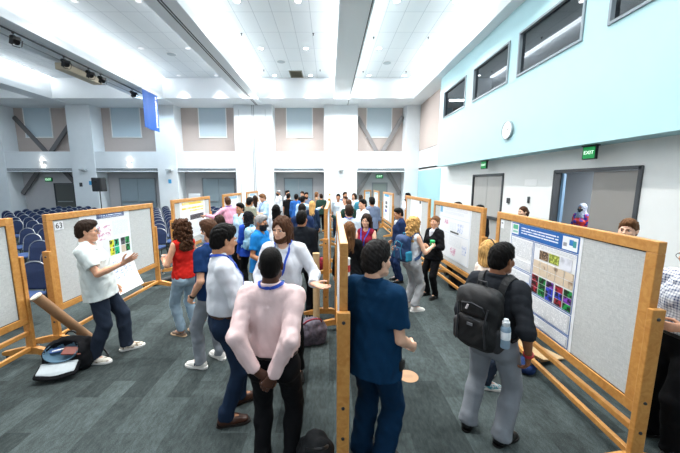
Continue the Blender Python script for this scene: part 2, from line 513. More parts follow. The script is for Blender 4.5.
people = []
def person(x, y, face, label, H=1.75, fem=False, h=.012, skin='light', hair=('short','brown',.016),
           pose=None, top=None, bottom=None, shoes=None, extras=(), beard=None, seed=None, group='attendees standing at the poster session', z=0):
    """face: degrees, 0 looks at the camera (-y), 90 looks to +x, 180 away"""
    pose = pose or {}; seed = seed if seed is not None else len(people)*17+3
    sc = H/1.75
    root = empty('person', (x, y, z), math.radians(face))
    tag(root, label, 'person', group)
    people.append(root)
    def put(name, V, F, mats, parent=root, fm=None):
        V = np.asarray(V, float)*sc
        return mesh_obj(name, V, F, mats, parent, fm, True)
    def put_mb(name, mb, mats, parent=root, smooth=True):
        for i in range(len(mb.v)): mb.v[i] = mb.v[i]*sc
        return mb.build(name, mats, parent, smooth)
    # ---- skeleton
    hipx, hipy = pose.get('hip', (0, 0))
    P = np.array([hipx, hipy, .93+pose.get('hz', 0)])
    Rt = Rx(pose.get('lean', 0)) @ Ry(pose.get('tilt', 0))
    Rs = Rt @ Rz(pose.get('twist', 0))
    def T(lx, ly, lz): return P+(Rs if lz > .25 else Rt) @ np.array([lx, ly, lz])
    sw = .146 if fem else .170
    Rh = Rs @ Rz(pose.get('hyaw', 0)) @ Rx(pose.get('hpitch', 0)) @ Ry(pose.get('hroll', 0))
    hd0 = T(0, .03, .575)                                   # neck joint
    HD = hd0+Rh @ np.array([0, -.030, .125])
    sh = {1: T(sw, .012, .478), -1: T(-sw, .012, .478)}
    arms = {}
    for s, key in ((1, 'LA'), (-1, 'RA')):
        a = pose.get(key, {})
        w = a.get('w', (s*.235, -.05, .86)); e = a.get('e', (s*.35, 1, -.1))
        E, W = ik(sh[s], w, .30, .262, e)
        arms[s] = (sh[s], E, W, a)
    hw = .092
    legs = {}
    for s, key in ((1, 'LF'), (-1, 'RF')):
        f = pose.get(key, (s*.11, 0.0, s*10))
        lift = f[3] if len(f) > 3 else 0
        ank = np.array([f[0], f[1], .085+lift])
        hj = P+Rz(pose.get('hipyaw', 0)) @ np.array([s*hw, 0, -.03])
        kd = Rz(f[2]) @ np.array([0, -1, 0])
        K, ank = ik(hj, ank, .425, .425, kd+np.array([0,0,.0]))
        legs[s] = (hj, K, ank, f[2], lift)
    if fem: sec = [(-.03,.172,.118,.012),(.03,.158,.108,.006),(.15,.124,.092,0),(.33,.142,.102,-.005),(.44,.132,.086,.008)]
    else: sec = [(-.03,.166,.118,.012),(.05,.158,.112,.004),(.15,.150,.104,0),(.33,.166,.116,-.005),(.45,.155,.094,.008)]
    fat = pose.get('fat', 1.0)
    sec = [(a, b*fat, c*fat, d) for a, b, c, d in sec]
    xdir = Rs @ np.array([1,0,0])
    def torso(S, o, lo=0, flare=None, k=.03, deltoid=True):
        for i in range(len(sec)-1):
            a, b = sec[i], sec[i+1]
            oa = o+(flare[i] if flare else 0); ob = o+(flare[i+1] if flare else 0)
            S.econe(T(0, a[3], a[0]), T(0, b[3], b[0]), (a[1]+oa, a[2]+oa), (b[1]+ob, b[2]+ob), (Rs if i > 1 else Rt) @ np.array([1,0,0]), k=k)
        for s in (1,-1):
            S.cone(T(s*.02,.022,.535), T(s*(sw-.015),.012,.482), .046+o*.6, .044+o*.6, k=.05)
            if deltoid: S.cone(sh[s], sh[s]+(arms[s][1]-sh[s])*.25, .048+o, .047+o, k=.04)
        if fem:
            for s in (1,-1): S.ell(T(s*.068,-.082,.33), (.058+o,.05+o,.058+o), k=.03)
    # ---- bounds
    pts = np.array([P]+[q for s in arms for q in arms[s][:3]]+[q for s in legs for q in legs[s][:3]]+[HD])
    lo = pts.min(0)-.24; hi = pts.max(0)+.24; lo[2] = -.02
    # ---- body
    S = SDF(lo, np.minimum(hi, [9,9,T(0,0,.70)[2]+.02]), max(h, .011))
    torso(S, -.012)
    for s in (1,-1):
        a, E, W, _ = arms[s]
        S.cone(a, E, .044, .037, k=.02); S.cone(E, E+(W-E)*.35, .038, .039, k=.015); S.cone(E+(W-E)*.35, W, .039, .0255, k=.01)
        hj, K, an, ta, lf = legs[s]
        S.cone(hj, K, .078, .052, k=.03); S.cone(K, K+(an-K)*.35, .050, .052, k=.02); S.cone(K+(an-K)*.35, an, .052, .035, k=.01)
        S.cone(an, an+Rz(ta) @ np.array([0,-.1,-.035]), .034, .026, k=.02)
    nk = .050 if fem else .058
    S.cone(T(0,.025,.48), hd0+Rh @ np.array([0,.0,.03]), nk+.008, nk, k=.04)
    V, F = S.mesh()
    V = list(map(tuple, V)); F = [tuple(f) for f in F]; fm = [0]*len(F)
    hh = min(h*.62, .0085)
    hv, hf, hm, HS = head_geo(hh, fem, h < .016)
    k = len(V); V += [tuple(v) for v in (hv @ Rh.T+HD)]; F += [tuple(i+k for i in f) for f in hf]; fm += hm
    for s in (1,-1):
        _, E, W, a = arms[s]
        d = unit(a.get('d', W-E)); n = np.array(a.get('n', (-s, .0, 0)), float); n = unit(n-d*(n@d))
        ydir = np.cross(-n, d)
        R = np.stack([d, ydir, -n], 1)
        gv, gf = hand_geo(a.get('h', 'relaxed'), 1 if s < 0 else -1, .0036 if h < .011 else (.0045 if h < .016 else .006))
        hs = .93 if fem else 1.0
        k = len(V); V += [tuple(v) for v in ((gv*hs) @ R.T+W+d*.012)]; F += [tuple(int(i)+k for i in f) for f in gf]; fm += [0]*len(gf)
    ec = mat('eye_white', '#e8e4df', .3); ei = mat('eye_iris', '#23160f', .2)
    lips = mat('lips_'+skin, [c*.62+(.10 if i == 0 else .02) for i, c in enumerate(hexc(SKIN[skin])[:3])], .45)
    put('body', V, F, [skin_mat(skin), ec, ei, hair_mat(hair[1] if hair else 'dark'), lips], fm=fm)
    # ---- hair
    def hput(name, S, m, parent=root):
        v, f = S.mesh()
        if len(v): return put(name, v @ Rh.T+HD, f, m, parent)
    if hair:
        st, hc, th = hair; hm_ = hair_mat(hc)
        ext = {'long':.42, 'curly':.36, 'medium':.24, 'bob':.2}.get(st, .14)
        g = SDF((-.17,-.16,-ext-.05), (.17,.2,.19), max(h*.6, .006))
        r = random.Random(seed)
        if st in ('short', 'buzz', 'fringe', 'bun', 'pony'):
            g.ell((0,.014,.024), (.077+th*.38,.096+th*.5,.097+th), k=0)
            if st in ('short','fringe'):
                g.ell((.012,-.045,.085+th*.5), (.06,.05,.03+th*.5), k=.03)
            g.ell((0,.056,-.040), (.058+th*.25,.050+th*.25,.05), k=.03)
            hl = .070 if st != 'fringe' else .042
            g.plane((0,-.088,hl), (0,-.72,-.70) if st != 'buzz' else (0,-.85,-.5), k=.012)
            g.plane((0,.09,-.085), (0,.1,-1), k=.01)
            for s in (-1,1):
                g.ell((s*.085,.008,-.022), (.022,.026,.034), k=.01, op='s')
                if st != 'buzz': g.ell((s*.10,-.055,-.01), (.04,.05,.05), k=.012, op='s')
            if st == 'bun': g.ell((0,.12,.05), (.04,.04,.04), k=.015)
            if st == 'pony':
                g.cone((0,.11,.04), (0,.15,-.02), .022, .026, k=.015); g.cone((0,.15,-.02), (0,.135,-.13), .026, .010, k=.01)
            if st == 'buzz': g.noise(.0006, waves(seed, 5, 200, 400))
            else:
                g.noise(.002+th*.09, waves(seed, 6, 60, 150, .7), True)
        else:
            L = {'long':.36, 'curly':.30, 'medium':.19, 'bob':.14}[st]
            g.ell((0,.014,.026), (.077+th,.096+th*.9,.097+th), k=0)
            g.econe((0,.05,.0), (0,.085,-L), (.092+th*.6,.058), (.085,.030), (1,0,0), k=.03)
            for s in (-1,1):
                g.cone((s*(.066+th*.4),.0,.0), (s*.080,-.006,-L*.72), .022+th*.4, .017, k=.03)
            g.ell((0,-.115,-.040), (.064,.085,.128), k=.012, op='s')
            g.ell((0,-.09,-.2), (.05,.07,.12), k=.02, op='s')
            if st == 'curly':
                for i in range(150):
                    a = r.uniform(-2.5, 2.5)+PI/2; zz = r.uniform(-L, .12)
                    rad = .108 if zz < .03 else .108*math.sqrt(max(.05, 1-((zz-.03)/.11)**2))
                    px, py = rad*math.cos(a), .02+rad*math.sin(a)
                    if py < -.05 and zz < .06: continue
                    g.ell((px, py, zz), [r.uniform(.013,.023)]*3, k=.003)
                g.noise(.008, waves(seed, 6, 90, 170), True)
            else:
                g.noise(.006, waves(seed, 6, 50, 150, .25), True)
        hput('hair', g, hm_)
    if beard:
        b = SDF((-.1,-.15,-.16), (.1,.05,.02), max(h*.55, .005))
        b.D = HS_at(b, HS)-(.010 if beard[0] == 'full' else .005)
        b.plane((0,0,-.040), (0,-.45,1)); b.plane((0,.012,0), (0,1,0))
        b.ell((0,-.105,-.062), (.026,.03,.010), k=.003, op='s'); b.ell((0,-.12,-.02), (.035,.05,.026), k=.004, op='s')
        b.plane((0,0,-.135), (0,.6,-1))
        b.noise(.003, waves(seed, 5, 120, 260), True)
        hput('beard', b, hair_mat(beard[1]))
    # ---- trousers
    bt = dict(m=cloth('black', '#131316'), len=.075, o=.016, flare=.0, waist=.09); bt.update(bottom or {})
    G = SDF(lo, np.minimum(hi, [9,9,1.2+P[2]-.93]), max(h, .010))
    o = bt['o']
    if bt.get('skirt'):
        for i in range(2):
            a, b = sec[i], sec[i+1]
            G.econe(T(0,a[3],a[0]), T(0,b[3],b[0]), (a[1]+o,a[2]+o), (b[1]+o,b[2]+o), Rt @ np.array([1,0,0]), k=.03)
        G.econe(P+np.array([0,.01,-.05]), P+np.array([0,0,-.5]), (.18,.135), (.25,.2), (1,0,0), k=.03)
        G.plane(P+np.array([0,0,-.5]), (0,0,-1))
    else:
        for i in range(2):
            a, b = sec[i], sec[i+1]
            G.econe(T(0,a[3],a[0]), T(0,b[3],b[0]), (a[1]+o*.6,a[2]+o*.6), (b[1]+o*.6,b[2]+o*.6), Rt @ np.array([1,0,0]), k=.03)
        for s in (1,-1):
            hj, K, an, ta, lf = legs[s]
            G.cone(hj, K, .080+o, .056+o, k=.025)
            G.ell(hj+np.array([0,.035,-.02]), (.085+o*.5,.088+o*.5,.1), k=.04)
            q = K+(an-K)*.35; end = an+np.array([0,0,bt['len']-.085])
            if bt['len'] > .4: end = K+(an-K)*(.2)
            else:
                G.cone(K, q, .056+o, .054+o+bt['flare']*.4, k=.02)
            G._u(*fcone(q if bt['len'] <= .4 else K, end, .054+o+bt['flare']*.4, .042+o+bt['flare']), k=.015)
            if bt['len'] < .15:                                                      # stacked cloth over the shoe
                G._u(*fcone(end+np.array([0,0,.06]), end+np.array([0,-.008,-.004]), .042+o, .050+o+bt['flare']), k=.02)
    G.noise(.0048, waves(seed+1, 8, 12, 44), True)
    G.plane(T(0,0,bt['waist']), Rt @ np.array([0,0,1]))
    v, f = G.mesh()
    tro = put(bt.get('name', 'trousers'), v, f, bt['m'])
    if bt.get('belt'):
        B = SDF(lo, np.minimum(hi, [9,9,1.2+P[2]-.93]), max(h*.8, .008))
        B.lo[2] = P[2]-.03; B.n[2] = int(.22/B.h); B.ax[2] = B.lo[2]+B.h*np.arange(B.n[2]); B.D = np.full(B.n, .6)
        for i in range(2):
            a, b = sec[i], sec[i+1]
            B.econe(T(0,a[3],a[0]), T(0,b[3],b[0]), (a[1]+o*.6+.008,a[2]+o*.6+.008), (b[1]+o*.6+.008,b[2]+o*.6+.008), Rt @ np.array([1,0,0]), k=.03)
        B.plane(T(0,0,bt['waist']), Rt @ np.array([0,0,1])); B.plane(T(0,0,bt['waist']-.034), Rt @ np.array([0,0,-1]))
        v, f = B.mesh(); put('belt', v, f, bt['belt'], tro)
    # ---- shirt
    tp = dict(m=cloth('white', '#e6e8ec'), sleeve='long', o=.014, tuck=False, hem=-.10, collar=False, name='shirt', loose=0, cuff=1.0); tp.update(top or {})
    G = SDF(lo, np.minimum(hi, [9,9,T(0,0,.70)[2]+.04]), max(h*.92, .0085))
    o = tp['o']; ls = tp['loose']
    fl = [.016+ls, .018+ls, .018+ls*1.2, .006+ls*.4, 0] if not tp['tuck'] else [.004, .006+ls*.6, .014+ls, .005+ls*.4, 0]
    if fem and not tp['tuck']: fl = [.006+ls, .008+ls, .008+ls, .0+ls*.3, 0]
    torso(G, o, flare=fl, k=.035, deltoid=tp['sleeve'] != 'none')
    if tp['hem'] < -.06:
        G.econe(T(0,.012,-.03), T(0,.012,tp['hem']-.04), (sec[0][1]+o+.018+ls, sec[0][2]+o+.018+ls), (sec[0][1]+o+.046+ls, sec[0][2]+o+.034+ls), Rt @ np.array([1,0,0]), k=.02)
    G.noise(tp.get('wr', .0048), waves(seed+2, 8, 14, 48, .8), True)
    G.plane(T(0,0,tp['hem'] if not tp['tuck'] else .082), Rt @ np.array([0,0,-1]))
    GT = G; G = SDF(GT.lo, GT.lo+(GT.n-1)*GT.h, GT.h); G.n = GT.n; G.ax = GT.ax; G.D = np.full(GT.n, .6)
    for s in (1,-1):
        a, E, W, ad = arms[s]
        if tp['sleeve'] == 'none': continue
        sl = ad.get('sleeve', tp['sleeve'])
        w = tp.get('sw', 0)
        if sl == 'short':
            m = a+(E-a)*.68
            G._u(*fcone(a, m, .048+o+w, .052+o+w), k=.035)
        else:
            G.cone(a, E, .046+o+w, .042+o+w, k=.035)
            fr = {'long':.97, 'rolled':.16, 'three':.6}[sl]
            m = E+(W-E)*fr
            G._u(*fcone(E, m, .042+o+w, (.031 if sl == 'long' else .044)+o*.7+w*.7), k=.02)
            if sl == 'long' and tp['cuff']: G._u(*fcone(E+(W-E)*.80, m, .034+o*.8+w*.6, .034+o*.7+w*.5), k=.006)
            if sl == 'rolled': G._u(*fcone(E+(W-E)*.04, m, .052+o, .053+o), k=.005)
    G.noise(tp.get('wr', .0048), waves(seed+2, 8, 16, 52, .8), True)
    hh_ = np.maximum(.032-np.abs(GT.D-G.D), 0)/.032
    GT.D = np.minimum(GT.D, G.D)-hh_*hh_*.032*.25; G = GT
    if tp['collar']:
        ring = []
        for i in range(24):
            an = 2*PI*i/24; fy = -math.cos(an)
            ring.append(T(.071*math.sin(an), .018+.064*fy, .556+.018*(fy)))
        op = 2 if tp['collar'] != 'closed' else 0
        for i in range(op, 24-op):
            G.cone(ring[i], ring[(i+1) % 24], .0135, .0135, k=.010)
        if tp['collar'] != 'closed':
            for s in (1,-1): G.cone(T(s*.035,-.045,.54), T(s*.055,-.098,.475), .012, .010, k=.008)
    G.ell(T(0,-.062,.555), (.062,.075,.062) if not tp.get('neck') else tp['neck'], k=.006, op='s')
    if tp['sleeve'] == 'none':
        for s in (1,-1): G.cone(sh[s]+Rs @ np.array([s*.045,0,.0]), sh[s]+Rs @ np.array([s*.045,0,-.13]), .046, .040, k=.01, op='s')
    if tp.get('pleat'):
        G.cone(T(0,.120,.43), T(0,.127,.14), .008, .007, k=.008)
        G.cone(T(.020,.118,.43), T(.022,.126,.2), .006, .005, k=.006)
        G.cone(T(-.13,.098,.435), T(.13,.098,.435), .008, .008, k=.008)
        for s in (1,-1):
            G.cone(T(s*.03,.11,.35), T(s*.13,.10,.12), .008, .010, k=.03)
            G.cone(T(s*.015,.12,.16), T(s*.15,.09,.07), .010, .010, k=.03)
    if tp.get('placket'): G.cone(T(0,-.118,.47), T(0,-.128,.1), .006, .006, k=.008)
    v, f = G.mesh()
    shirt = put(tp['name'], v, f, tp['m'])
    if tp.get('pattern_collar'):
        pass
    # ---- shoes
    shk = dict(kind='sneaker', m=mat('sneaker_white', '#e9e7e2', .6), sole=mat('sole_white', '#efeeea', .6)); shk.update(shoes or {})
    for s in (1,-1):
        hj, K, an, ta, lf = legs[s]
        v, f = shoe_geo(shk['kind'], .007 if h < .014 else .011)
        R = Rz(ta); off = np.array([an[0], an[1], lf])
        so = put('shoe', np.asarray(v) @ R.T+off, f, shk['m'])
        mb = sole_mb(shk['kind']); mb.v = [Vector(R @ np.array(p)+off) for p in mb.v]
        put_mb('sole', mb, shk['sole'], so)
        if shk.get('letter'):
            lm = MB()
            for sd in (1,-1):
                xx = sd*.046
                for (p, q) in (((-.03,.045),(-.03,.075)),((-.03,.075),(-.055,.045)),((-.055,.045),(-.055,.075))):
                    lm.bar((xx,p[0],p[1]), (xx*.98,q[0],q[1]), .010, .008, (1,0,0))
            lm.v = [Vector(R @ np.array(p)+off) for p in lm.v]
            put_mb('side_letter', lm, shk['letter'], so, False)
    # ---- extras
    for ex in extras:
        kind = ex[0]
        if kind == 'lanyard':
            m = mat('lanyard_blue', '#1647b5', .55)
            pth = []; nr = []
            keys = [(-.004,-.125,.22), (-.03,-.12,.32), (-.058,-.09,.44), (-.080,-.02,.535), (-.066,.055,.565), (0,.085,.572), (.066,.055,.565), (.080,-.02,.535), (.058,-.09,.44), (.03,-.12,.32), (.004,-.125,.22)]
            for i in range(len(keys)-1):
                for t in np.linspace(0, 1, 5)[:-1]:
                    q = np.array(keys[i])*(1-t)+np.array(keys[i+1])*t
                    p, g = snap(G, T(*q), .005); pth.append(p); nr.append(g)
            p0, p1 = pth[0], pth[-1]
            for _ in range(4): pth = [p0]+[(pth[i-1]+pth[i]*2+pth[i+1])/4 for i in range(1, len(pth)-1)]+[p1]
            pth = [snap(G, q, .0065, 2)[0]*.5+q*.5+g*.002 for q, g in zip(pth, nr)]
            vs, fs = ribbon(pth, nr, .023)
            la = put('lanyard', vs, fs, m)
            la.data.polygons.foreach_set('use_smooth', np.zeros(len(la.data.polygons), dtype=bool))
            if ex[1:] and ex[1] == 'badge':
                p, g = snap(G, T(0,-.125,.15), .008)
                R = Matrix(np.stack([Rs[:,0], -g, np.cross(Rs[:,0], -g)], 1).tolist())
                mb = MB(); mb.box(Vector(p), (.043,.0015,.055), R); mb.box(Vector(p)+Vector(g)*.002+R @ Vector((0,0,.03)), (.043,.0012,.018), R, 1)
                put_mb('name_badge', mb, [mat('badge_white', '#f2f2f2', .4), mat('badge_blue', '#2aa0df', .4)], la, False)
        elif kind == 'glasses':
            mb = MB(); m = ex[1] if len(ex) > 1 else mat('glasses_frame', '#1a1614', .35)
            for s in (-1,1):
                c = np.array([s*.033,-.108,.002])
                mb.tube([c+np.array([.024*math.cos(a), .006*abs(math.cos(a))*(1 if s*math.cos(a) > 0 else 0), .019*math.sin(a)]) for a in np.linspace(0, 2*PI, 15)[:-1]], .0019, 6, closed=True)
                mb.tube([(s*.056,-.100,.006), (s*.078,-.06,.008), (s*.083,.005,.004), (s*.084,.018,-.012)], .0018, 5)
            mb.tube([(-.010,-.110,.006),(0,-.112,.009),(.010,-.110,.006)], .0017, 5)
            mb.v = [Vector(Rh @ np.array(p)+HD) for p in mb.v]
            put_mb('glasses', mb, m)
        elif kind == 'mask':
            b = SDF((-.1,-.17,-.16), (.1,.05,.03), max(h*.55, .005))
            b.D = HS_at(b, HS)-.006
            b.ell((0,-.118,-.03), (.022,.02,.022), k=.03)
            b.plane((0,-.09,-.012), (0,.25,1)); b.plane((0,-.005,0), (0,1,-.15)); b.plane((0,0,-.118), (0,.5,-1))
            mk = hput('face_mask', b, ex[1])
            mb = MB()
            for s in (-1,1):
                mb.tube([(s*.070,-.03,-.025), (s*.082,.0,.02), (s*.088,.02,.0), (s*.080,.012,-.04), (s*.066,-.02,-.07)], .0016, 5)
            mb.v = [Vector(Rh @ np.array(p)+HD) for p in mb.v]
            put_mb('ear_loop', mb, ex[1], mk)
        elif kind == 'watch':
            s = ex[1]; _, E, W, ad = arms[s]; d = unit(W-E)
            mb = MB(); c = W-d*.012
            u = unit(np.cross(d, [0,0,1]) if abs(d[2]) < .9 else np.cross(d, [1,0,0])); w = np.cross(d, u)
            r = ex[3] if len(ex) > 3 else .031
            pl = [c+(u*math.cos(a)+w*math.sin(a))*r for a in np.linspace(0, 2*PI, 17)[:-1]]
            for off in (-.009,-.003,.003,.009): mb.tube([p+d*off for p in pl], .0042, 6, closed=True)
            put_mb('wristband', mb, ex[2])
        elif kind == 'hijab':
            g = SDF((-.2,-.19,-.34), (.2,.2,.17), max(h*.6, .007))
            g.ell((0,.016,.02), (.090,.108,.110), k=0)
            g.econe((0,.01,-.05), (0,.01,-.17), (.085,.085), (.095,.09), (1,0,0), k=.04)
            g.econe((0,.02,-.16), (0,.015,-.24), (.11,.10), (.165,.11), (1,0,0), k=.05)
            g.ell((0,-.115,-.028), (.060,.085,.090), k=.02, op='s')
            g.noise(.007, waves(seed, 6, 30, 80), True)
            hput('hijab', g, ex[1])
        elif kind == 'headband':
            mb = MB()
            mb.tube([(s_*.0+.098*math.cos(a), .012, .025+.124*math.sin(a)) for s_ in (1,) for a in np.linspace(.1, PI-.1, 15)], .006, 6)
            mb.v = [Vector(Rh @ np.array(p)+HD) for p in mb.v]
            put_mb('headband', mb, ex[1])
        elif kind == 'lapel':                                   # shirt collar or blouse showing in a jacket opening
            g = SDF(T(0,0,.3)-.25, T(0,0,.62)+.25, max(h*.8, .009))
            g.econe(T(0,-.055,.5), T(0,-.062,.2), (.062,.065), (.022,.066), xdir, k=0)
            g.cone(T(0,.02,.52), T(0,.02,.572), .074, .070, k=.02)
            g.plane(T(0,0,.585), Rs @ np.array([0,.25,1]))
            g.ell(T(0,-.04,.60), (.05,.06,.06), k=.005, op='s')
            v, f = g.mesh(); put('shirt', v, f, ex[1])
        elif kind == 'pouch':
            s = ex[1]; p, g_ = snap(G, T(s*.19, -.02, -.02), .0)
            mb = MB(); mb.bbox(p[0]-.02, p[0]+.02, p[1]-.03, p[1]+.03, p[2]-.04, p[2]+.03, .008); put_mb('belt_pouch', mb, BLACKP())
    root['_'] = 1; del root['_']
    info = dict(root=root, T=T, field=G, arms=arms, HD=HD, Rh=Rh, Rs=Rs, sc=sc, P=P, legs=legs, put=put)
    info['W'] = lambda p: Matrix.Translation((x, y, z)) @ Matrix.Rotation(math.radians(face), 4, 'Z') @ Vector([q*sc for q in p])
    return info

def HS_at(b, hs):
    """resample the head field hs on the grid of b"""
    X, Y, Z = np.meshgrid(*b.ax, indexing='ij')
    q = [(a-hs.lo[i])/hs.h for i, a in enumerate((X, Y, Z))]
    i = [np.clip(np.floor(a).astype(int), 0, hs.n[k]-2) for k, a in enumerate(q)]
    f = [np.clip(a-j, 0, 1) for a, j in zip(q, i)]
    out = 0
    for a in (0,1):
        for c in (0,1):
            for e in (0,1):
                out = out+hs.D[i[0]+a, i[1]+c, i[2]+e]*(f[0] if a else 1-f[0])*(f[1] if c else 1-f[1])*(f[2] if e else 1-f[2])
    return out

def fcone(a, b, ra, rb):
    """cone with a flat end at b and a round start at a: (lo, hi, fn)"""
    a = np.array(a, float); b = np.array(b, float); ba = b-a; L = np.linalg.norm(ba); w = ba/max(L, 1e-9); R = max(ra, rb)
    def fn(P):
        x, y, z = P[0]-a[0], P[1]-a[1], P[2]-a[2]
        l = x*w[0]+y*w[1]+z*w[2]; t = np.clip(l/L, 0, 1); lc = t*L
        d = np.sqrt((x-lc*w[0])**2+(y-lc*w[1])**2+(z-lc*w[2])**2)-(ra+(rb-ra)*t)
        return np.maximum(d, l-L)
    return np.minimum(a, b)-R, np.maximum(a, b)+R, fn
# ------------------------------------------------------------------ room materials
WHITE = mat('wall_white', '#e9eef1', .7, var=.015, scale=3)
LOWER = mat('wall_lower', '#e4e6e4', .7, var=.015, scale=3)
TEAL = mat('wall_teal', '#b3d9df', .65, var=.015, scale=2)
BEIGE = mat('panel_beige', '#c2b4ad', .8, var=.05, scale=30, bump=.08, bscale=90)
GREYW = mat('recess_grey', '#c6c4c6', .75, var=.02, scale=4)
BEAMM = mat('beam_white', '#eef2f4', .6)
DARKT = mat('dark_metal', '#33383d', .45, metal=.3)
BLK = mat('matt_black', '#101113', .5)
DOORG = mat('door_grey', '#a9a8a5', .5, var=.03, scale=3, stretch=(6,6,.3))
DOORB = mat('door_blue_grey', '#9fb0b9', .5, var=.03, scale=3)
ALU = mat('aluminium', '#a9adb0', .35, metal=.8)
WHP = mat('white_plastic', '#f0f1f0', .4)
SHADE = mat('roller_shade', '#c3d2da', .8, var=.02, scale=40)
CHROME = mat('chrome', '#c9ccd0', .15, metal=1)

def carpet():
    m, nt, b = new_mat('carpet_planks'); N = nt.nodes; L = nt.links
    tc = N.new('ShaderNodeTexCoord'); mp = N.new('ShaderNodeMapping'); mp.inputs['Rotation'].default_value = (0,0,PI/2)
    L.new(tc.outputs['Object'], mp.inputs[0])
    def brick(w, hgt, c1, c2, off, bias):
        t = N.new('ShaderNodeTexBrick'); t.offset = off
        t.inputs['Scale'].default_value = 1; t.inputs['Brick Width'].default_value = w; t.inputs['Row Height'].default_value = hgt
        t.inputs['Mortar Size'].default_value = .0; t.inputs['Bias'].default_value = bias
        t.inputs['Color1'].default_value = hexc(c1); t.inputs['Color2'].default_value = hexc(c2); t.inputs['Mortar'].default_value = hexc(c1)
        L.new(mp.outputs[0], t.inputs['Vector']); return t
    a = brick(.72, .24, '#323939', '#475050', .37, 0)
    c = brick(.98, .25, '#000000', '#ffffff', .37, 0)
    n1 = N.new('ShaderNodeTexNoise'); n1.inputs['Scale'].default_value = 2.2; n1.inputs['Detail'].default_value = 6
    mp2 = N.new('ShaderNodeMapping'); mp2.inputs['Scale'].default_value = (3,1.6,1); L.new(tc.outputs['Object'], mp2.inputs[0]); L.new(mp2.outputs[0], n1.inputs['Vector'])
    n2 = N.new('ShaderNodeTexNoise'); n2.inputs['Scale'].default_value = 180; n2.inputs['Detail'].default_value = 3; L.new(tc.outputs['Object'], n2.inputs['Vector'])
    r1 = N.new('ShaderNodeMapRange'); r1.inputs[1].default_value = .3; r1.inputs[2].default_value = .7; r1.inputs[3].default_value = .82; r1.inputs[4].default_value = 1.16; L.new(n1.outputs[0], r1.inputs[0])
    r2 = N.new('ShaderNodeMapRange'); r2.inputs[1].default_value = .3; r2.inputs[2].default_value = .7; r2.inputs[3].default_value = .5; r2.inputs[4].default_value = 1.55; L.new(n2.outputs[0], r2.inputs[0])
    n3 = N.new('ShaderNodeTexNoise'); n3.inputs['Scale'].default_value = 1; n3.inputs['Detail'].default_value = 4
    mp3 = N.new('ShaderNodeMapping'); mp3.inputs['Scale'].default_value = (38,14,1); L.new(tc.outputs['Object'], mp3.inputs[0]); L.new(mp3.outputs[0], n3.inputs['Vector'])
    r3 = N.new('ShaderNodeMapRange'); r3.inputs[1].default_value = .3; r3.inputs[2].default_value = .7; r3.inputs[3].default_value = .76; r3.inputs[4].default_value = 1.26; L.new(n3.outputs[0], r3.inputs[0])
    m0 = N.new('ShaderNodeMath'); m0.operation = 'MULTIPLY'; L.new(r1.outputs[0], m0.inputs[0]); L.new(r3.outputs[0], m0.inputs[1])
    mu = N.new('ShaderNodeMath'); mu.operation = 'MULTIPLY'; L.new(m0.outputs[0], mu.inputs[0]); L.new(r2.outputs[0], mu.inputs[1])
    vm = N.new('ShaderNodeVectorMath'); vm.operation = 'SCALE'; L.new(a.outputs['Color'], vm.inputs[0]); L.new(mu.outputs[0], vm.inputs['Scale'])
    L.new(vm.outputs[0], b.inputs['Base Color']); b.inputs['Roughness'].default_value = .95; b.inputs['Specular IOR Level'].default_value = .1
    bp = N.new('ShaderNodeBump'); bp.inputs['Strength'].default_value = .35; bp.inputs['Distance'].default_value = .006
    L.new(n2.outputs[0], bp.inputs['Height']); L.new(bp.outputs[0], b.inputs['Normal'])
    return m

def tiles():
    m, nt, b = new_mat('acoustic_tiles'); N = nt.nodes; L = nt.links
    tc = N.new('ShaderNodeTexCoord')
    t = N.new('ShaderNodeTexBrick'); t.offset = 0
    t.inputs['Scale'].default_value = 1; t.inputs['Brick Width'].default_value = .636; t.inputs['Row Height'].default_value = 1.39
    t.inputs['Mortar Size'].default_value = .009; t.inputs['Mortar Smooth'].default_value = .1
    t.inputs['Color1'].default_value = hexc('#e6ecee'); t.inputs['Color2'].default_value = hexc('#e2e9ec'); t.inputs['Mortar'].default_value = hexc('#bcc5ca')
    L.new(tc.outputs['Object'], t.inputs['Vector']); L.new(t.outputs['Color'], b.inputs['Base Color']); b.inputs['Roughness'].default_value = .9
    return m

def tinted_glass(name, tint, refl=.12):
    m, nt, b = new_mat(name); N = nt.nodes; L = nt.links; out = N['Material Output']; N.remove(b)
    tr = N.new('ShaderNodeBsdfTransparent'); tr.inputs[0].default_value = hexc(tint)
    gl = N.new('ShaderNodeBsdfGlossy'); gl.inputs['Roughness'].default_value = .02; gl.inputs[0].default_value = (.9,.95,1,1)
    fr = N.new('ShaderNodeLayerWeight'); fr.inputs[0].default_value = .35
    ad = N.new('ShaderNodeMath'); ad.operation = 'ADD'; ad.inputs[1].default_value = refl*.3; L.new(fr.outputs['Fresnel'], ad.inputs[0])
    mx = N.new('ShaderNodeMixShader'); L.new(ad.outputs[0], mx.inputs[0]); L.new(tr.outputs[0], mx.inputs[1]); L.new(gl.outputs[0], mx.inputs[2]); L.new(mx.outputs[0], out.inputs[0])
    return m

FARY, BACKY, CEIL, BEAMZ = 19.0, 20.0, 7.9, 6.8
X0, X1, Y0 = -23.0, 5.5, -3.5

# ------------------------------------------------------------------ shell
mb = MB(); mb.bx(X0, 9.5, Y0, BACKY+.2, -.1, 0); struct(mb.build('floor', carpet()))
mb = MB(); mb.bx(X0, 9.5, Y0, BACKY+.2, CEIL, CEIL+.15); struct(mb.build('ceiling', BEAMM))

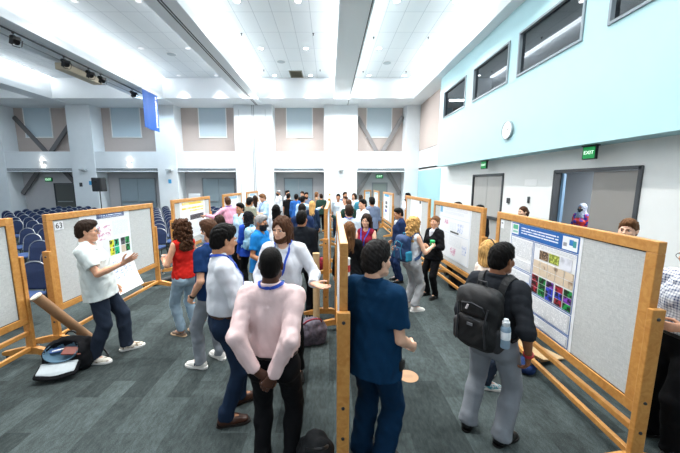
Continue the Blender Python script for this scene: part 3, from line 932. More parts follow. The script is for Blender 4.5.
# beams along the hall, tile fields between them
beams = [(4.65,5.62), (.27,1.18), (-4.74,-3.88), (-10.55,-9.15), (-16.2,-15.25)]
for i, (a, b_) in enumerate(beams):
    mb = MB(); mb.bbox(a, b_, Y0, FARY+.02, BEAMZ, CEIL+.02, .015)
    struct(mb.build('trim_%d' % (i+1), BEAMM))
tm = tiles(); tn = 6
fields = [(1.45,4.45), (-3.82,0.0), (-9.0,-4.95), (-15.1,-10.7), (-22.8,-16.3)]
for (a, b_) in fields:
    mb = MB(); mb.bx(a, b_, Y0, 17.55, CEIL-.03, CEIL+.01)
    struct(mb.build('trim_%d' % tn, tm)); tn += 1
mb = MB(); mb.bx(X0, 4.66, 17.65, FARY+.2, BEAMZ+.03, CEIL+.02); struct(mb.build('trim_%d' % tn, BEAMM)); tn += 1
mb = MB(); mb.bx(X0, 5.6, FARY-.02, BACKY+.1, BEAMZ+.05, CEIL); struct(mb.build('trim_%d' % tn, BEAMM)); tn += 1
# sliding partition track under the left beam
mb = MB()
for x in (-4.35,-4.27): mb.bx(x-.018, x+.018, Y0, FARY, BEAMZ-.012, BEAMZ+.01)
tr = mb.build('trim_%d' % tn, DARKT); tn += 1; struct(tr)
mb = MB(); mb.bx(1.10, 1.13, Y0, FARY, BEAMZ-.008, BEAMZ+.01); struct(mb.build('trim_%d' % tn, DARKT)); tn += 1
mb = MB(); mb.bx(-10.2, -10.14, Y0, 17.6, BEAMZ-.01, BEAMZ+.01); struct(mb.build('trim_%d' % tn, ALU)); tn += 1

# far wall: back plane, columns, headers
wf = MB(); wf.bx(X0, 5.7, BACKY, BACKY+.15, 0, CEIL)
struct(wf.build('wall_back', WHITE))
cols = [(-23,-19.8), (-15.75,-14.3), (-10.5,-9.3), (-5.7,-3.4), (-.3,1.72), (4.65,5.6)]
for i, (a, b_) in enumerate(cols):
    mb = MB(); mb.bx(a, b_, FARY, BACKY+.05, 0, BEAMZ+.06)
    struct(mb.build('trim_%d' % tn, WHITE)); tn += 1
for (a, b_) in ((-4.62,-4.585), (-4.52,-4.485)):
    mb = MB(); mb.bx(a, b_, FARY-.012, FARY+.02, 0, BEAMZ); struct(mb.build('trim_%d' % tn, ALU)); tn += 1
for (a, b_) in ((-5.42,-5.40), (-3.82,-3.80)):
    mb = MB(); mb.bx(a, b_, FARY-.006, FARY+.02, 0, BEAMZ-.25); struct(mb.build('trim_%d' % tn, mat('seam_grey', '#b4bcc0', .6))); tn += 1
bays = [(-19.8,-15.75), (-14.3,-10.5), (-9.3,-5.7), (-3.4,-.3), (1.72,4.65)]
UP = mat('grille_grey', '#66727a', .5)
for i, (a, b_) in enumerate(bays):
    mb = MB(); mb.bx(a-.01, b_+.01, FARY+.03, FARY+.75, 2.98, 4.1); mb.bx(a-.01, b_+.01, FARY+.02, FARY+.75, 2.88, 2.945)
    struct(mb.build('trim_%d' % tn, WHITE)); tn += 1
    mb = MB(); mb.bx(a, b_, FARY+.05, FARY+.3, 2.94, 2.985, 0)
    for k in range(3): mb.bx(a+.03, b_-.03, FARY+.015, FARY+.04, 3.0+k*.035, 3.018+k*.035)
    struct(mb.build('trim_%d' % tn, UP)); tn += 1
    mb = MB(); mb.bx(a-.02, b_+.02, BACKY-.04, BACKY+.02, 4.0, BEAMZ+.05); struct(mb.build('trim_%d' % tn, BEIGE)); tn += 1
    mb = MB(); mb.bx(a-.02, b_+.02, BACKY-.03, BACKY+.02, 0, 3.0); struct(mb.build('trim_%d' % tn, GREYW)); tn += 1
wins = [(-19.15,-17.5), (-13.68,-11.9), (-8.17,-6.5), (-2.65,-1.07), (2.4,3.92)]
for i, (a, b_) in enumerate(wins):
    w = empty('window_%d' % (i+1), ((a+b_)/2, BACKY-.04, 5.1)); struct(w)
    hw = (b_-a)/2
    mb = MB(); mb.bx(-hw, hw, -.02, .0, .0, 1.8); mb.build('shade', SHADE, w)
    mb = MB(); mb.bx(-hw-.05, -hw, -.05, .0, -.05, 1.8); mb.bx(hw, hw+.05, -.05, .0, -.05, 1.8); mb.bx(-hw-.06, hw+.06, -.06, .0, -.07, 0)
    mb.build('window_frame', WHP, w)
    mb = MB(); mb.cyl((0,-.05,.04), (0,-.05,-.02), .012, 8); mb.build('shade_pull', WHP, w)
dn = 1
def far_door(a, b_, top, double, m, frame):
    global dn
    d = empty('door_%d' % dn, ((a+b_)/2, BACKY-.03, 0)); struct(d); dn += 1
    hw = (b_-a)/2
    mb = MB(); mb.bx(-hw-.07, -hw, -.06, 0, 0, top+.07); mb.bx(hw, hw+.07, -.06, 0, 0, top+.07); mb.bx(-hw-.07, hw+.07, -.06, 0, top, top+.07); mb.build('door_frame', frame, d)
    parts = [(-hw, -.006), (.006, hw)] if double else [(-hw, hw)]
    for j, (p, q) in enumerate(parts):
        mb = MB(); mb.bbox(p+.004, q-.004, -.045, -.005, .01, top-.005, .004); lf = mb.build('door_leaf', m, d)
        mb = MB(); mb.bbox(p+.12, q-.12, -.11, -.05, .98, 1.04, .01); mb.build('push_bar', ALU, lf)
GF = mat('door_frame_grey', '#8f9498', .5)
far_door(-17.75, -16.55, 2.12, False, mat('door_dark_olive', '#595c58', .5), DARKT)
far_door(-13.5, -11.3, 2.46, True, DOORB, GF)
far_door(-8.15, -6.15, 2.46, True, DOORB, GF)
far_door(-2.85, -1.1, 2.46, True, DOORB, GF)
far_door(2.85, 3.72, 2.16, False, mat('door_sage', '#9aa39f', .5), GF)

# crossed braces in the first and last bay
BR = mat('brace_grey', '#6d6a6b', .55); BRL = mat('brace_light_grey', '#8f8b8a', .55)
def brace(name, x0, x1, lab, m):
    t = empty(name, ((x0+x1)/2, FARY+.82, 0)); tag(t, lab, 'brace')
    hw = (x1-x0)/2
    for s in (1,-1):
        mb = MB(); mb.bar((-s*hw, s*.06, 6.3), (s*hw, s*.06, 1.5), .24, .09, (0,1,0)); mb.build('diagonal_tube', m, t)
    mb = MB(); mb.box((0,0,3.75), (.2,.012,.2)); mb.build('gusset_plate', m, t)
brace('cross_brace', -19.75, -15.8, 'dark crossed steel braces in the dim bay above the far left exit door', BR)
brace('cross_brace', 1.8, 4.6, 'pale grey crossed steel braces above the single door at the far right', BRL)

# right side: low wall with two doorways, overhanging teal box with windows
R = MB()
def wallx(M, x0, x1, y0, y1, z0, z1, holes):
    """wall slab between x0 and x1 with rectangular holes (ya,yb,za,zb) sorted by ya"""
    y = y0
    for (ya, yb, za, zb) in sorted(holes):
        M.bx(x0, x1, y, ya, z0, z1)
        if za > z0: M.bx(x0, x1, ya, yb, z0, za)
        M.bx(x0, x1, ya, yb, zb, z1)
        y = yb
    M.bx(x0, x1, y, y1, z0, z1)
wallx(R, 5.5, 5.62, Y0, 19.6, 0, 3.1, [(5.43,7.52,0,2.48), (9.72,11.75,0,2.48)])
struct(R.build('wall_right', LOWER))
mb = MB(); mb.bx(5.5, 5.65, 14.3, 19.6, 3.0, BEAMZ+.1); struct(mb.build('wall_side', WHITE))
mb = MB(); mb.bx(5.47, 5.51, 14.4, 18.99, 4.12, BEAMZ); struct(mb.build('trim_%d' % tn, BEIGE)); tn += 1
mb = MB(); mb.bx(5.48, 5.52, 15.2, 18.99, 0.0, 2.93); struct(mb.build('trim_%d' % tn, mat('panel_aqua', '#a3ced4', .6))); tn += 1
W4 = [(3.84,5.91,4.98,6.08), (6.47,8.60,4.98,6.08), (9.02,11.15,4.98,6.08), (11.73,13.87,4.98,6.08)]
T_ = MB(); wallx(T_, 5.0, 5.12, Y0, 14.37, 2.95, BEAMZ+.05, W4); T_.bx(5.1, 5.62, Y0, 14.37, 2.95, 3.05); T_.bx(5.1, 5.62, 14.25, 14.37, 2.95, BEAMZ)
struct(T_.build('wall_upper', TEAL))
mb = MB(); mb.bx(7.2, 7.3, Y0, 14.37, 3.05, 7.9); mb.bx(5.1, 7.3, Y0, 14.37, 3.9, 4.0); struct(mb.build('wall_booth', mat('booth_dark', '#3a3f45', .8)))
TG = tinted_glass('tinted_glass', '#5f6a72')
CURT = mat('booth_curtain', '#55585c', .9, var=.2, scale=8, stretch=(3,3,.1))
for i, (ya, yb, za, zb) in enumerate(W4):
    w = empty('window_%d' % (i+6), (5.0, (ya+yb)/2, za)); struct(w)
    hw = (yb-ya)/2; hh = zb-za; f = .05
    mb = MB(); mb.bx(-.03,.1,-hw,hw,0,f); mb.bx(-.03,.1,-hw,hw,hh-f,hh); mb.bx(-.03,.1,-hw,-hw+f,f,hh-f); mb.bx(-.03,.1,hw-f,hw,f,hh-f)
    mb.build('window_frame', mat('window_frame_grey', '#87939a', .45), w)
    mb = MB(); mb.bx(.05,.06,-hw+f,hw-f,f,hh-f); mb.build('pane', TG, w)
    mb = MB()
    n = 14; y_ = -hw+.15; pts = []
    for k in range(n): pts.append((1.1+.05*(k % 2), y_+k*.05))
    mb.prism(pts+[(p+.012, q) for p, q in reversed(pts)], 'z', -.6, 1.9)
    mb.build('curtain', CURT, w)

# the two doorways in the right wall
DK = mat('door_jamb_dark', '#3c4044', .45)
def side_frame(ya, yb, top, d):
    mb = MB(); mb.bx(-.03,.14,ya-.02,ya+.05,0,top+.04); mb.bx(-.03,.14,yb-.05,yb+.02,0,top+.04); mb.bx(-.03,.14,ya,yb,top-.02,top+.05); mb.build('door_frame', DK, d)
d = empty('door_%d' % dn, (5.5,0,0)); struct(d); dn += 1
side_frame(9.72, 11.75, 2.46, d)
for (p, q) in ((9.78,10.73), (10.745,11.69)):
    mb = MB(); mb.bbox(.02,.07,p,q,.01,2.43,.004); lf = mb.build('door_leaf', DOORG, d)
    mb = MB(); mb.bbox(-.06,.02,p+.08,q-.08,.98,1.08,.012); mb.build('push_bar', DK, lf)
d = empty('door_%d' % dn, (5.5,0,0)); struct(d); dn += 1
side_frame(5.43, 7.52, 2.46, d)
mb = MB(); mb.bbox(.03,.08,5.48,6.46,.01,2.43,.004); lf = mb.build('door_leaf', mat('door_taupe', '#8d8a86', .5), d)
mb = MB(); mb.bbox(-.05,.03,5.56,6.38,.98,1.08,.012); mb.build('push_bar', DK, lf)
mb = MB(); mb.bar((.13,7.44,1.22),(.79,8.22,1.22),.045,2.42); lf = mb.build('door_leaf', mat('door_blue', '#5d7f9a', .45), d)
mb = MB(); mb.bar((.22,7.47,1.03),(.76,8.12,1.03),.03,.09); mb.build('push_bar', DK, lf)
# corridor behind
mb = MB(); mb.bx(8.6, 8.7, 2.5, 13, 0, 3.0); mb.bx(5.62, 8.7, 2.4, 2.5, 0, 3.0); mb.bx(5.62, 8.7, 13, 13.1, 0, 3.0); mb.bx(5.62, 8.7, 2.4, 13.1, 2.85, 2.95)
struct(mb.build('wall_corridor', mat('corridor_wall', '#b5bcc4', .7)))
# left wall, skirting
mb = MB(); mb.bx(X0-.1, X0, Y0, BACKY, 0, CEIL); struct(mb.build('wall_left', WHITE))
for (ya, yb) in ((Y0,5.41), (7.54,9.70), (11.77,15.2)):
    mb = MB(); mb.bx(5.485, 5.505, ya, yb, 0, .1)
    struct(mb.build('baseboard_right' if ya == Y0 else 'baseboard_right', DK))

# ------------------------------------------------------------------ lights and fittings
LED = mat('lamp_lens', '#ffffff', .4, emit='#fbfdff', estr=26)
LEDO = mat('lamp_lens_dim', '#e8eef2', .4, emit='#fbfdff', estr=.5)
COVE = mat('cove_tube', '#ffffff', .4, emit='#f4f9ff', estr=4.5)
def lamp(kind, name, loc, energy, color=(1,1,1), rot=(0,0,0), **kw):
    l = bpy.data.lights.new(name, kind); l.energy = energy; l.color = color
    for k, v in kw.items(): setattr(l, k, v)
    o = bpy.data.objects.new(name, l); o.location = loc; o.rotation_euler = rot; COL.objects.link(o); return o
COVE_X = [(1.30,1), (4.53,-1), (-3.79,1), (.15,-1), (-9.05,1), (-4.86,-1), (-15.15,1), (-10.66,-1), (-22.6,1), (-16.3,-1)]
for i, (x, s) in enumerate(COVE_X):
    t = MB(); t.bbox(x-.09, x+.09, Y0+.2, 17.5, CEIL-.06, CEIL-.005, .01)
    nm = ['right of the long centre beam', 'below the teal upper wall', 'right of the partition beam', 'left of the long centre beam', 'right of the stage light beam', 'left of the partition beam', 'right of the leftmost beam', 'left of the stage light beam', 'along the far left wall', 'left of the leftmost beam'][i]
    tag(t.build('cove_light', COVE), 'long white cove light strip on the ceiling '+nm, 'ceiling light', 'cove light strips')
dl = None; cnt = 0
def downlight(x, y, lab, on=True):
    global dl
    if dl is None:
        r = empty('downlight', (x, y, CEIL-.03))
        m = MB(); m.lathe([(.125,0), (.125,-.012), (.095,-.016), (.085,.0)], n=24); m.build('trim_ring', WHP, r, True)
        m = MB(); m.lathe([(.0,-.007), (.088,-.006), (.088,.001), (0,.001)], n=24); m.build('lens', LED, r)
        dl = r
    else:
        r = dl.copy(); COL.objects.link(r); r.location = (x, y, CEIL-.03)
        for c in dl.children:
            d = c.copy()
            if x < -5 and 'lens' in c.name: d.data = c.data.copy(); d.data.materials[0] = LEDO
            COL.objects.link(d); d.parent = r
    tag(r, lab, 'ceiling light', 'round ceiling downlights')
colname = {-2.9:'right of the partition beam', -.98:'left of the centre beam', 2.13:'right of the centre beam', 4.0:'beside the teal wall', -6.0:'left of the partition beam', -8.0:'right of the stage light beam'}
rowname = {10.5:'nearest of its line', 13.9:'middle of its line', 17.2:'last before the far wall'}
for x in (-2.9,-.98,2.13,4.0,-6.0,-8.0):
    for y in (3.4,6.9,10.5,13.9,17.2):
        if y >= 10: downlight(x, y, 'downlight, %s, %s' % (colname[x], rowname[y]))
        lamp('SPOT', 'downlight_lamp', (x, y, CEIL-.08), (520 if x > -5 else 360)*(.45 if x == 4.0 else 1), (1,.985,.96), spot_size=math.radians(124 if y < 17 else 74), spot_blend=.9, shadow_soft_size=.12)
for x in (-12,-14,-18,-20.5):
    for y in (4,9,14): lamp('SPOT', 'downlight_lamp', (x, y, CEIL-.08), 80, (.48,.74,1), spot_size=math.radians(124), spot_blend=.9, shadow_soft_size=.12)
lamp('AREA', 'corridor_lamp', (7.2, 6.5, 2.8), 200, (.95,.98,1), shape='RECTANGLE', size=1.2, size_y=5)
lamp('AREA', 'booth_lamp', (6.3, 8, 7.6), 25, (1,.95,.9), shape='RECTANGLE', size=.6, size_y=8)

for (x, y, lab) in ((-2.26,15.35,'round grey ceiling speaker grille between the downlights left of the centre beam'), (2.77,15.5,'round grey ceiling speaker grille right of the centre beam'), (-7.0,14.5,'round grey ceiling speaker grille beyond the partition beam')):
    t = empty('ceiling_speaker', (x, y, CEIL-.03)); tag(t, lab, 'speaker', 'ceiling speakers')
    m = MB(); m.lathe([(.2,0),(.2,-.012),(.17,-.02),(.0,-.022)], n=28); m.build('grille', mat('speaker_grille', '#b4bfc4', .7), t, True)
    m = MB(); m.lathe([(.21,0),(.21,-.014),(.2,-.014)], n=28); m.build('rim', WHP, t, True)
t = empty('air_vent', (-1.72, 17.0, CEIL-.03)); tag(t, 'square brownish air vent in the ceiling near the far wall', 'vent')
m = MB(); m.bbox(-.34,.34,-.5,.5,-.03,0,.006); m.build('frame', mat('vent_frame', '#9c9a8c', .6), t)
for k in range(8):
    m = MB(); m.box((0,-.4+k*.115,-.045), (.3,.045,.006), Matrix.Rotation(.4,3,'X')); m.build('louvre', mat('vent_slat', '#7f7a68', .6), t)
sp = [(-3.35,12.6),(-.6,12.6),(1.75,12.9),(3.9,12.9),(-3.3,16.4),(-.45,16.4),(1.75,16.6),(3.95,16.6)]
for i, (x, y) in enumerate(sp):
    m = MB(); m.lathe([(.035,0),(.035,-.01),(.012,-.014),(.012,-.06),(.03,-.065),(.0,-.07)], (x,y,CEIL-.03), 12)
    tag(m.build('sprinkler', DARKT, None, True), 'tiny ceiling sprinkler %s, %s' % (['right of the partition beam','just left of the centre beam','just right of the centre beam','beside the teal wall'][i % 4], 'the nearer one' if i < 4 else 'by the far wall'), 'sprinkler', 'ceiling sprinklers')

for (x, s) in COVE_X[:8]:
    lamp('AREA', 'cove_lamp', (x+s*.12, 7.0, 7.0), 42 if x > -5 else 45, (.95,.98,1), (PI, s*.25, 0), shape='RECTANGLE', size=.12, size_y=20)
for (x, e) in ((2.6,100), (.7,125), (-1.85,135), (-4.5,135), (-7.4,110), (-9.9,70), (-12.2,34), (-17.5,14)):
    lamp('AREA', 'soffit_lamp', (x, 17.75, 6.75), e, (.97,.99,1) if x > -9 else (.62,.83,1), (math.radians(-20), 0, 0), shape='RECTANGLE', size=1.6, size_y=.12)
# stage lights on a pipe along the beam
pipe = MB(); pipe.cyl((-9.65,5.5,6.77), (-9.65,17.0,6.77), .025, 10)
for y in (6,8.5,11,13.5,16): pipe.cyl((-9.65,y,6.77), (-9.65,y,6.81), .015, 8)
tag(pipe.build('lighting_pipe', DARKT, None, True), 'thin dark lighting pipe running along the left beam', 'pipe')
def stage_light(y, lab, tilt=35, yaw=60):
    t = empty('stage_light', (-9.65, y, 6.74)); tag(t, lab, 'stage light', 'stage lights on the beam')
    Rm = Matrix.Rotation(math.radians(yaw), 3, 'Z') @ Matrix.Rotation(math.radians(tilt), 3, 'X')
    m = MB(); m.bbox(-.03,.03,-.03,.03,-.03,.05,.008); m.cyl((0,0,-.02),(0,0,-.10),.012,8); m.build('hook_clamp', BLK, t)
    m = MB()
    for s in (-1,1): m.bar(Rm @ Vector((s*.12,0,.0))+Vector((0,0,-.22)), Vector((s*.05,0,-.09)), .012, .03)
    m.bar((-.06,0,-.095),(.06,0,-.095),.03,.012); m.build('yoke', BLK, t)
    m = MB(); m.lathe([(.05,-.22),(.085,-.18),(.09,.05),(.115,.12),(.12,.24)], (0,0,-.22), 16, Rm @ Matrix.Rotation(PI/2,3,'X')); m.build('lamp_housing', BLK, t, True)
    for a in range(4):
        m = MB(); q = Rm @ Matrix.Rotation(a*PI/2,3,'Y'); m.box(Vector((0,0,-.22))+q @ Vector((0,-.30,.15)), (.11,.075,.004), q @ Matrix.Rotation(.5,3,'X')); m.build('barn_door', BLK, t)
    t.scale = (.82,.82,.82)
for y, lab in ((10.05,'black stage light nearest on the pipe, at the upper left corner'), (11.85,'second black stage light along the pipe, above the tan screen case'), (13.0,'third black stage light, middle of the tan screen case'), (13.65,'fourth black stage light, at the far end of the tan screen case'), (15.75,'black stage light next to the hanging blue banner')):
    stage_light(y, lab)
t = empty('screen_case', (-9.25, 11.0, 6.6)); tag(t, 'long tan projection screen case hanging beside the stage lights', 'screen case')
t.location = (-10.15, 13.2, 6.46)
m = MB(); m.bbox(-.2,.2,-.95,.95,0,.24,.02); m.build('case', mat('case_tan', '#c4b79e', .6), t)
for s in (-1,1):
    m = MB(); m.bx(-.03,.03,s*.8-.03,s*.8+.03,.23,.34); m.build('hanger', BLK, t)
# blue banner
t = empty('banner', (-9.10, 16.3, 4.84)); tag(t, 'royal blue hanging banner with a vertical line of white lettering', 'banner')
m = MB(); n = 12; pts = []
for k in range(n+1): pts.append((.02*math.sin(k*.9), -.68+1.36*k/n))
m.prism(pts+[(p+.008,q) for p,q in reversed(pts)], 'z', .06, 1.90); bo = m.build('cloth', mat('banner_blue', '#0a4e9c', .7, bump=.1, bscale=5), t)
for v in bo.data.vertices:
    if v.co.z < .5: v.co.z += -.12*max(0, 1-((v.co.y+.68)/.5)) if False else (.10*max(0,(-v.co.y-.2)) )
m = MB(); m.cyl((0,-.7,1.92),(0,.7,1.92),.02,10); m.build('rod', ALU, t, True)
rr = random.Random(3); z = .25
m = MB()
while z < 1.6:
    l = rr.uniform(.05,.09); m.bx(.03,.036,.36,.36+rr.uniform(.10,.15),z,z+l*.7); z += l
m.bx(.03,.036,.38,.50,1.68,1.80)
m.build('lettering', WHP, t)

# wall clock, exit signs, sconces, cameras, loudspeaker
t = empty('wall_clock', (4.99, 8.79, 3.66)); tag(t, 'round white wall clock on the teal upper wall', 'clock')
Rc = Matrix.Rotation(-PI/2, 3, 'Y')
m = MB(); m.lathe([(.0,-.01),(.235,-.01),(.25,.0),(.25,.05),(.234,.055),(.232,.04)], (0,0,0), 36, Rc, 0, False); m.build('case', mat('clock_case', '#9aa5a9', .35, metal=.5), t, True)
m = MB(); m.lathe([(0,.04),(.232,.04),(.232,.034),(0,.034)], (0,0,0), 36, Rc); m.build('dial', mat('clock_dial', '#f4f5f4', .4), t)
for a, l, w in ((1.15,.11,.014),(1.75,.17,.009)):
    m = MB(); m.bar((-.044,0,0),(-.044,math.sin(a)*-l,math.cos(a)*l),.004,w,(0,1,0)); m.build('hand', BLK, t)
for k in range(12):
    a = k*PI/6; m = MB(); m.bar((-.042,math.sin(a)*.175,math.cos(a)*.175),(-.042,math.sin(a)*.2,math.cos(a)*.2),.003,.01,(1,0,0)); m.build('hour_mark', mat('clock_mark', '#8a8f90', .5), t)

GREEN = mat('exit_face', '#0b7a3c', .4, emit='#12c060', estr=.25)
EXT = mat('exit_letters', '#eafff0', .4, emit='#eafff0', estr=.7)
def text_mesh(txt, size, name, m, parent, M, extr=.003):
    cu = bpy.data.curves.new(name, 'FONT'); cu.body = txt; cu.size = size; cu.extrude = extr; cu.align_x = 'CENTER'; cu.align_y = 'CENTER'; cu.resolution_u = 3
    o = bpy.data.objects.new(name, cu); COL.objects.link(o)
    dg = bpy.context.evaluated_depsgraph_get(); me = bpy.data.meshes.new_from_object(o.evaluated_get(dg))
    bpy.data.objects.remove(o); bpy.data.curves.remove(cu)
    me.transform(M); me.materials.clear(); me.materials.append(m)
    q = bpy.data.objects.new(name, me); COL.objects.link(q); q.parent = parent; return q
def exit_sign(loc, rz, lab, w=.34, drop=0):
    t = empty('exit_sign', loc, rz); tag(t, lab, 'exit sign', 'green exit signs')
    m = MB(); m.bbox(-w/2-.02,w/2+.02,.0,.06,-.13,.13,.008); m.build('housing', BLK, t)
    m = MB(); m.bx(-w/2,w/2,-.006,.001,-.11,.11); f = m.build('face', GREEN, t)
    text_mesh('EXIT', w*.42, 'letters', EXT, f, Matrix.Translation((0,-.008,0)) @ Matrix.Rotation(PI/2,4,'X'))
    if drop:
        m = MB(); m.bx(-w/2-.03,w/2+.03,-.02,.08,.125,.16); m.build('canopy', BLK, t)
exit_sign((5.2, 6.25, 2.80), -PI/2+.2, 'green exit sign under the teal wall above the open doorway', .23, 1)
exit_sign((5.2, 10.45, 2.80), -PI/2+.2, 'green exit sign under the teal wall above the grey double doors', .23, 1)
exit_sign((3.25, BACKY-.1, 2.62), 0, 'green exit sign above the single door in the far wall', .42)
exit_sign((-18.1, BACKY-.1, 2.42), 0, 'green exit sign above the dark door at the far left', .42)
SCN = mat('sconce_glow', '#ffffff', .4, emit='#fff6e8', estr=2.5)
for i, x in enumerate((-17.5,-12.2,-7.2,-1.85,3.2)):
    t = empty('wall_sconce', (x, FARY+.03, 3.45)); tag(t, 'small white glowing wall light on the header %s' % ['over the far left exit door','over the doors behind the loudspeaker','left of the partition column','left of the centre column','over the far right door'][i], 'wall light', 'wall lights on the headers')
    m = MB(); m.bbox(-.1,.1,-.13,0,-.1,.1,.01); m.build('shade', WHP, t)
    for s in (-1,1):
        m = MB(); m.bx(-.08,.08,-.115,-.02,s*.101,s*.104); m.build('lens', SCN, t)
    lamp('POINT', 'sconce_lamp', (x, FARY-.12, 3.62), 1.6, (1,.95,.86), shadow_soft_size=.05); lamp('POINT', 'sconce_lamp', (x, FARY-.12, 3.28), 1.6, (1,.95,.86), shadow_soft_size=.05)
for i, (x, lab) in enumerate(((-15.0,'on the column behind the loudspeaker'),(-9.75,'on the column left of the partition'),(.72,'on the centre column'))):
    t = empty('wall_camera', (x, FARY, 2.95)); tag(t, 'small white camera bracket '+lab, 'camera', 'wall cameras')
    m = MB(); m.bbox(-.05,.05,-.03,0,-.05,.05,.006); m.build('mount', WHP, t)
    m = MB(); m.bbox(-.19,.19,-.22,-.03,.0,.09,.02); m.build('body', mat('camera_grey', '#b9bfc2', .5), t)
for (x, y, z, rz, lab) in ((-15.3,FARY,2.1,0,'pair of small switches on the far left column'),(-9.8,FARY,2.3,0,'small blue notice on the column left of the partition'),(-14.7,FARY,2.2,0,'small blue notice on the column by the loudspeaker')):
    blue = 'blue' in lab
    m = MB(); m.bbox(x-.09,x+.09,y-.02,y+.002,z-.12,z+.12,.004)
    tag(m.build('wall_notice' if blue else 'wall_switch', mat('notice_blue','#4aa6d8',.5) if blue else DK), lab, 'notice' if blue else 'switch')
for (y, z, lab, w, h_) in ((9.35,1.55,'dark card reader on the wall beside the grey double doors',.06,.08),(8.4,1.62,'thin dark door lever plate on the right wall between the doorways',.03,.09)):
    m = MB(); m.bbox(5.46,5.502,y-w,y+w,z+.12-h_,z+.12+h_,.005)
    tag(m.build('card_reader' if w > .05 else 'wall_plate', DK), lab, 'card reader' if w > .05 else 'wall plate')
m = MB(); m.bx(5.492,5.502,8.15,8.65,2.12,2.3); tag(m.build('paper_notice', WHP), 'small white paper notice on the right wall between the doorways', 'notice')

t = empty('loudspeaker', (-10.45, 14.0, 1.82)); tag(t, 'black loudspeaker box on a stand in front of the far left column', 'speaker')
m = MB(); m.bbox(-.22,.22,-.18,.18,0,.62,.03); m.build('cabinet', mat('speaker_black', '#1b1d20', .6), t)
m = MB(); m.bbox(-.19,.19,-.2,-.17,.04,.58,.02); m.build('grille', mat('speaker_mesh', '#26292d', .7, bump=.4, bscale=200), t)
m = MB(); m.lathe([(0,0),(.06,.0),(.05,.012),(0,.014)], (0,-.2,.45), 16, Matrix.Rotation(PI/2,3,'X')); m.build('tweeter', BLK, t, True)
t = empty('speaker_stand', (-10.45, 14.0, 0)); tag(t, 'thin black tripod stand carrying the loudspeaker', 'stand')
m = MB(); m.cyl((0,0,.25),(0,0,1.82),.02,10); m.build('pole', BLK, t, True)
for k in range(3):
    a = k*2*PI/3; m = MB(); m.cyl((0,0,.75),(.5*math.cos(a),.5*math.sin(a),.02),.013,8); m.build('leg', BLK, t, True)
t = empty('flip_chart', (-7.47, 17.0, 0)); tag(t, 'white flip chart easel standing before the far double doors', 'easel')
m = MB(); m.bbox(-.32,.32,-.02,.02,.75,1.62,.01); m.build('board', mat('flip_white','#e8eef2',.5), t)
for p in ((-.4,-.05),(.4,-.05),(0,.5)):
    m = MB(); m.cyl((p[0]*.6,0,1.3),(p[0],p[1],.01),.014,8); m.build('leg', ALU, t, True)

# ------------------------------------------------------------------ camera, world, colour
cam = bpy.data.cameras.new('camera'); co = bpy.data.objects.new('camera', cam); COL.objects.link(co); SC.camera = co
cam.sensor_width = 36; cam.lens = 36*305/680; cam.shift_x = 11/680
co.location = (0,0,2.2); co.rotation_euler = (PI/2-math.atan(43.5/305), 0, 0)
w = bpy.data.worlds.new('world'); SC.world = w; w.use_nodes = True
bg = w.node_tree.nodes['Background']; bg.inputs[0].default_value = (.86,.93,1,1); bg.inputs[1].default_value = .45
SC.view_settings.view_transform = 'Standard'; SC.view_settings.look = 'None'; SC.view_settings.gamma = 1; SC.view_settings.exposure = 0.62
SC.view_settings.use_curve_mapping = False
# ------------------------------------------------------------------ poster boards
def wood():
    m, nt, b = new_mat('oak_wood'); N = nt.nodes; L = nt.links
    tc = N.new('ShaderNodeTexCoord'); mp = N.new('ShaderNodeMapping'); mp.inputs['Scale'].default_value = (14,14,14); L.new(tc.outputs['Object'], mp.inputs[0])
    n = N.new('ShaderNodeTexNoise'); n.inputs['Scale'].default_value = 1.3; n.inputs['Detail'].default_value = 8; n.inputs['Distortion'].default_value = 1.2; L.new(mp.outputs[0], n.inputs['Vector'])
    r = N.new('ShaderNodeValToRGB'); r.color_ramp.elements[0].position = .3; r.color_ramp.elements[1].position = .72
    r.color_ramp.elements[0].color = hexc('#bd7f3c'); r.color_ramp.elements[1].color = hexc('#d39c55'); L.new(n.outputs[0], r.inputs[0])
    L.new(r.outputs[0], b.inputs['Base Color']); b.inputs['Roughness'].default_value = .38; return m
OAK = wood()
OAKD = mat('oak_brown', '#8a5a30', .45, var=.15, scale=12, stretch=(6,6,1))
def fabric():
    m, nt, b = new_mat('board_fabric'); N = nt.nodes; L = nt.links
    tc = N.new('ShaderNodeTexCoord'); out = None
    n = N.new('ShaderNodeTexNoise'); n.inputs['Scale'].default_value = 1; n.inputs['Detail'].default_value = 4
    mp = N.new('ShaderNodeMapping'); mp.inputs['Scale'].default_value = (22,22,220); L.new(tc.outputs['Object'], mp.inputs[0]); L.new(mp.outputs[0], n.inputs['Vector'])
    n2 = N.new('ShaderNodeTexNoise'); n2.inputs['Scale'].default_value = 1; n2.inputs['Detail'].default_value = 4
    mp2 = N.new('ShaderNodeMapping'); mp2.inputs['Scale'].default_value = (220,220,22); L.new(tc.outputs['Object'], mp2.inputs[0]); L.new(mp2.outputs[0], n2.inputs['Vector'])
    a = N.new('ShaderNodeMath'); a.operation = 'ADD'; L.new(n.outputs[0], a.inputs[0]); L.new(n2.outputs[0], a.inputs[1])
    r = N.new('ShaderNodeValToRGB'); r.color_ramp.elements[0].position = .35; r.color_ramp.elements[1].position = .65
    h = N.new('ShaderNodeMath'); h.operation = 'MULTIPLY'; h.inputs[1].default_value = .5; L.new(a.outputs[0], h.inputs[0]); L.new(h.outputs[0], r.inputs[0])
    r.color_ramp.elements[0].color = hexc('#b4b7b6'); r.color_ramp.elements[1].color = hexc('#d3d5d3'); L.new(r.outputs[0], b.inputs['Base Color']); b.inputs['Roughness'].default_value = .95
    return m
FAB = fabric()
GROOVE = mat('board_groove', '#3b2a1c', .7)
CASTW = mat('caster_white', '#d9d6cf', .5)
boards = {}
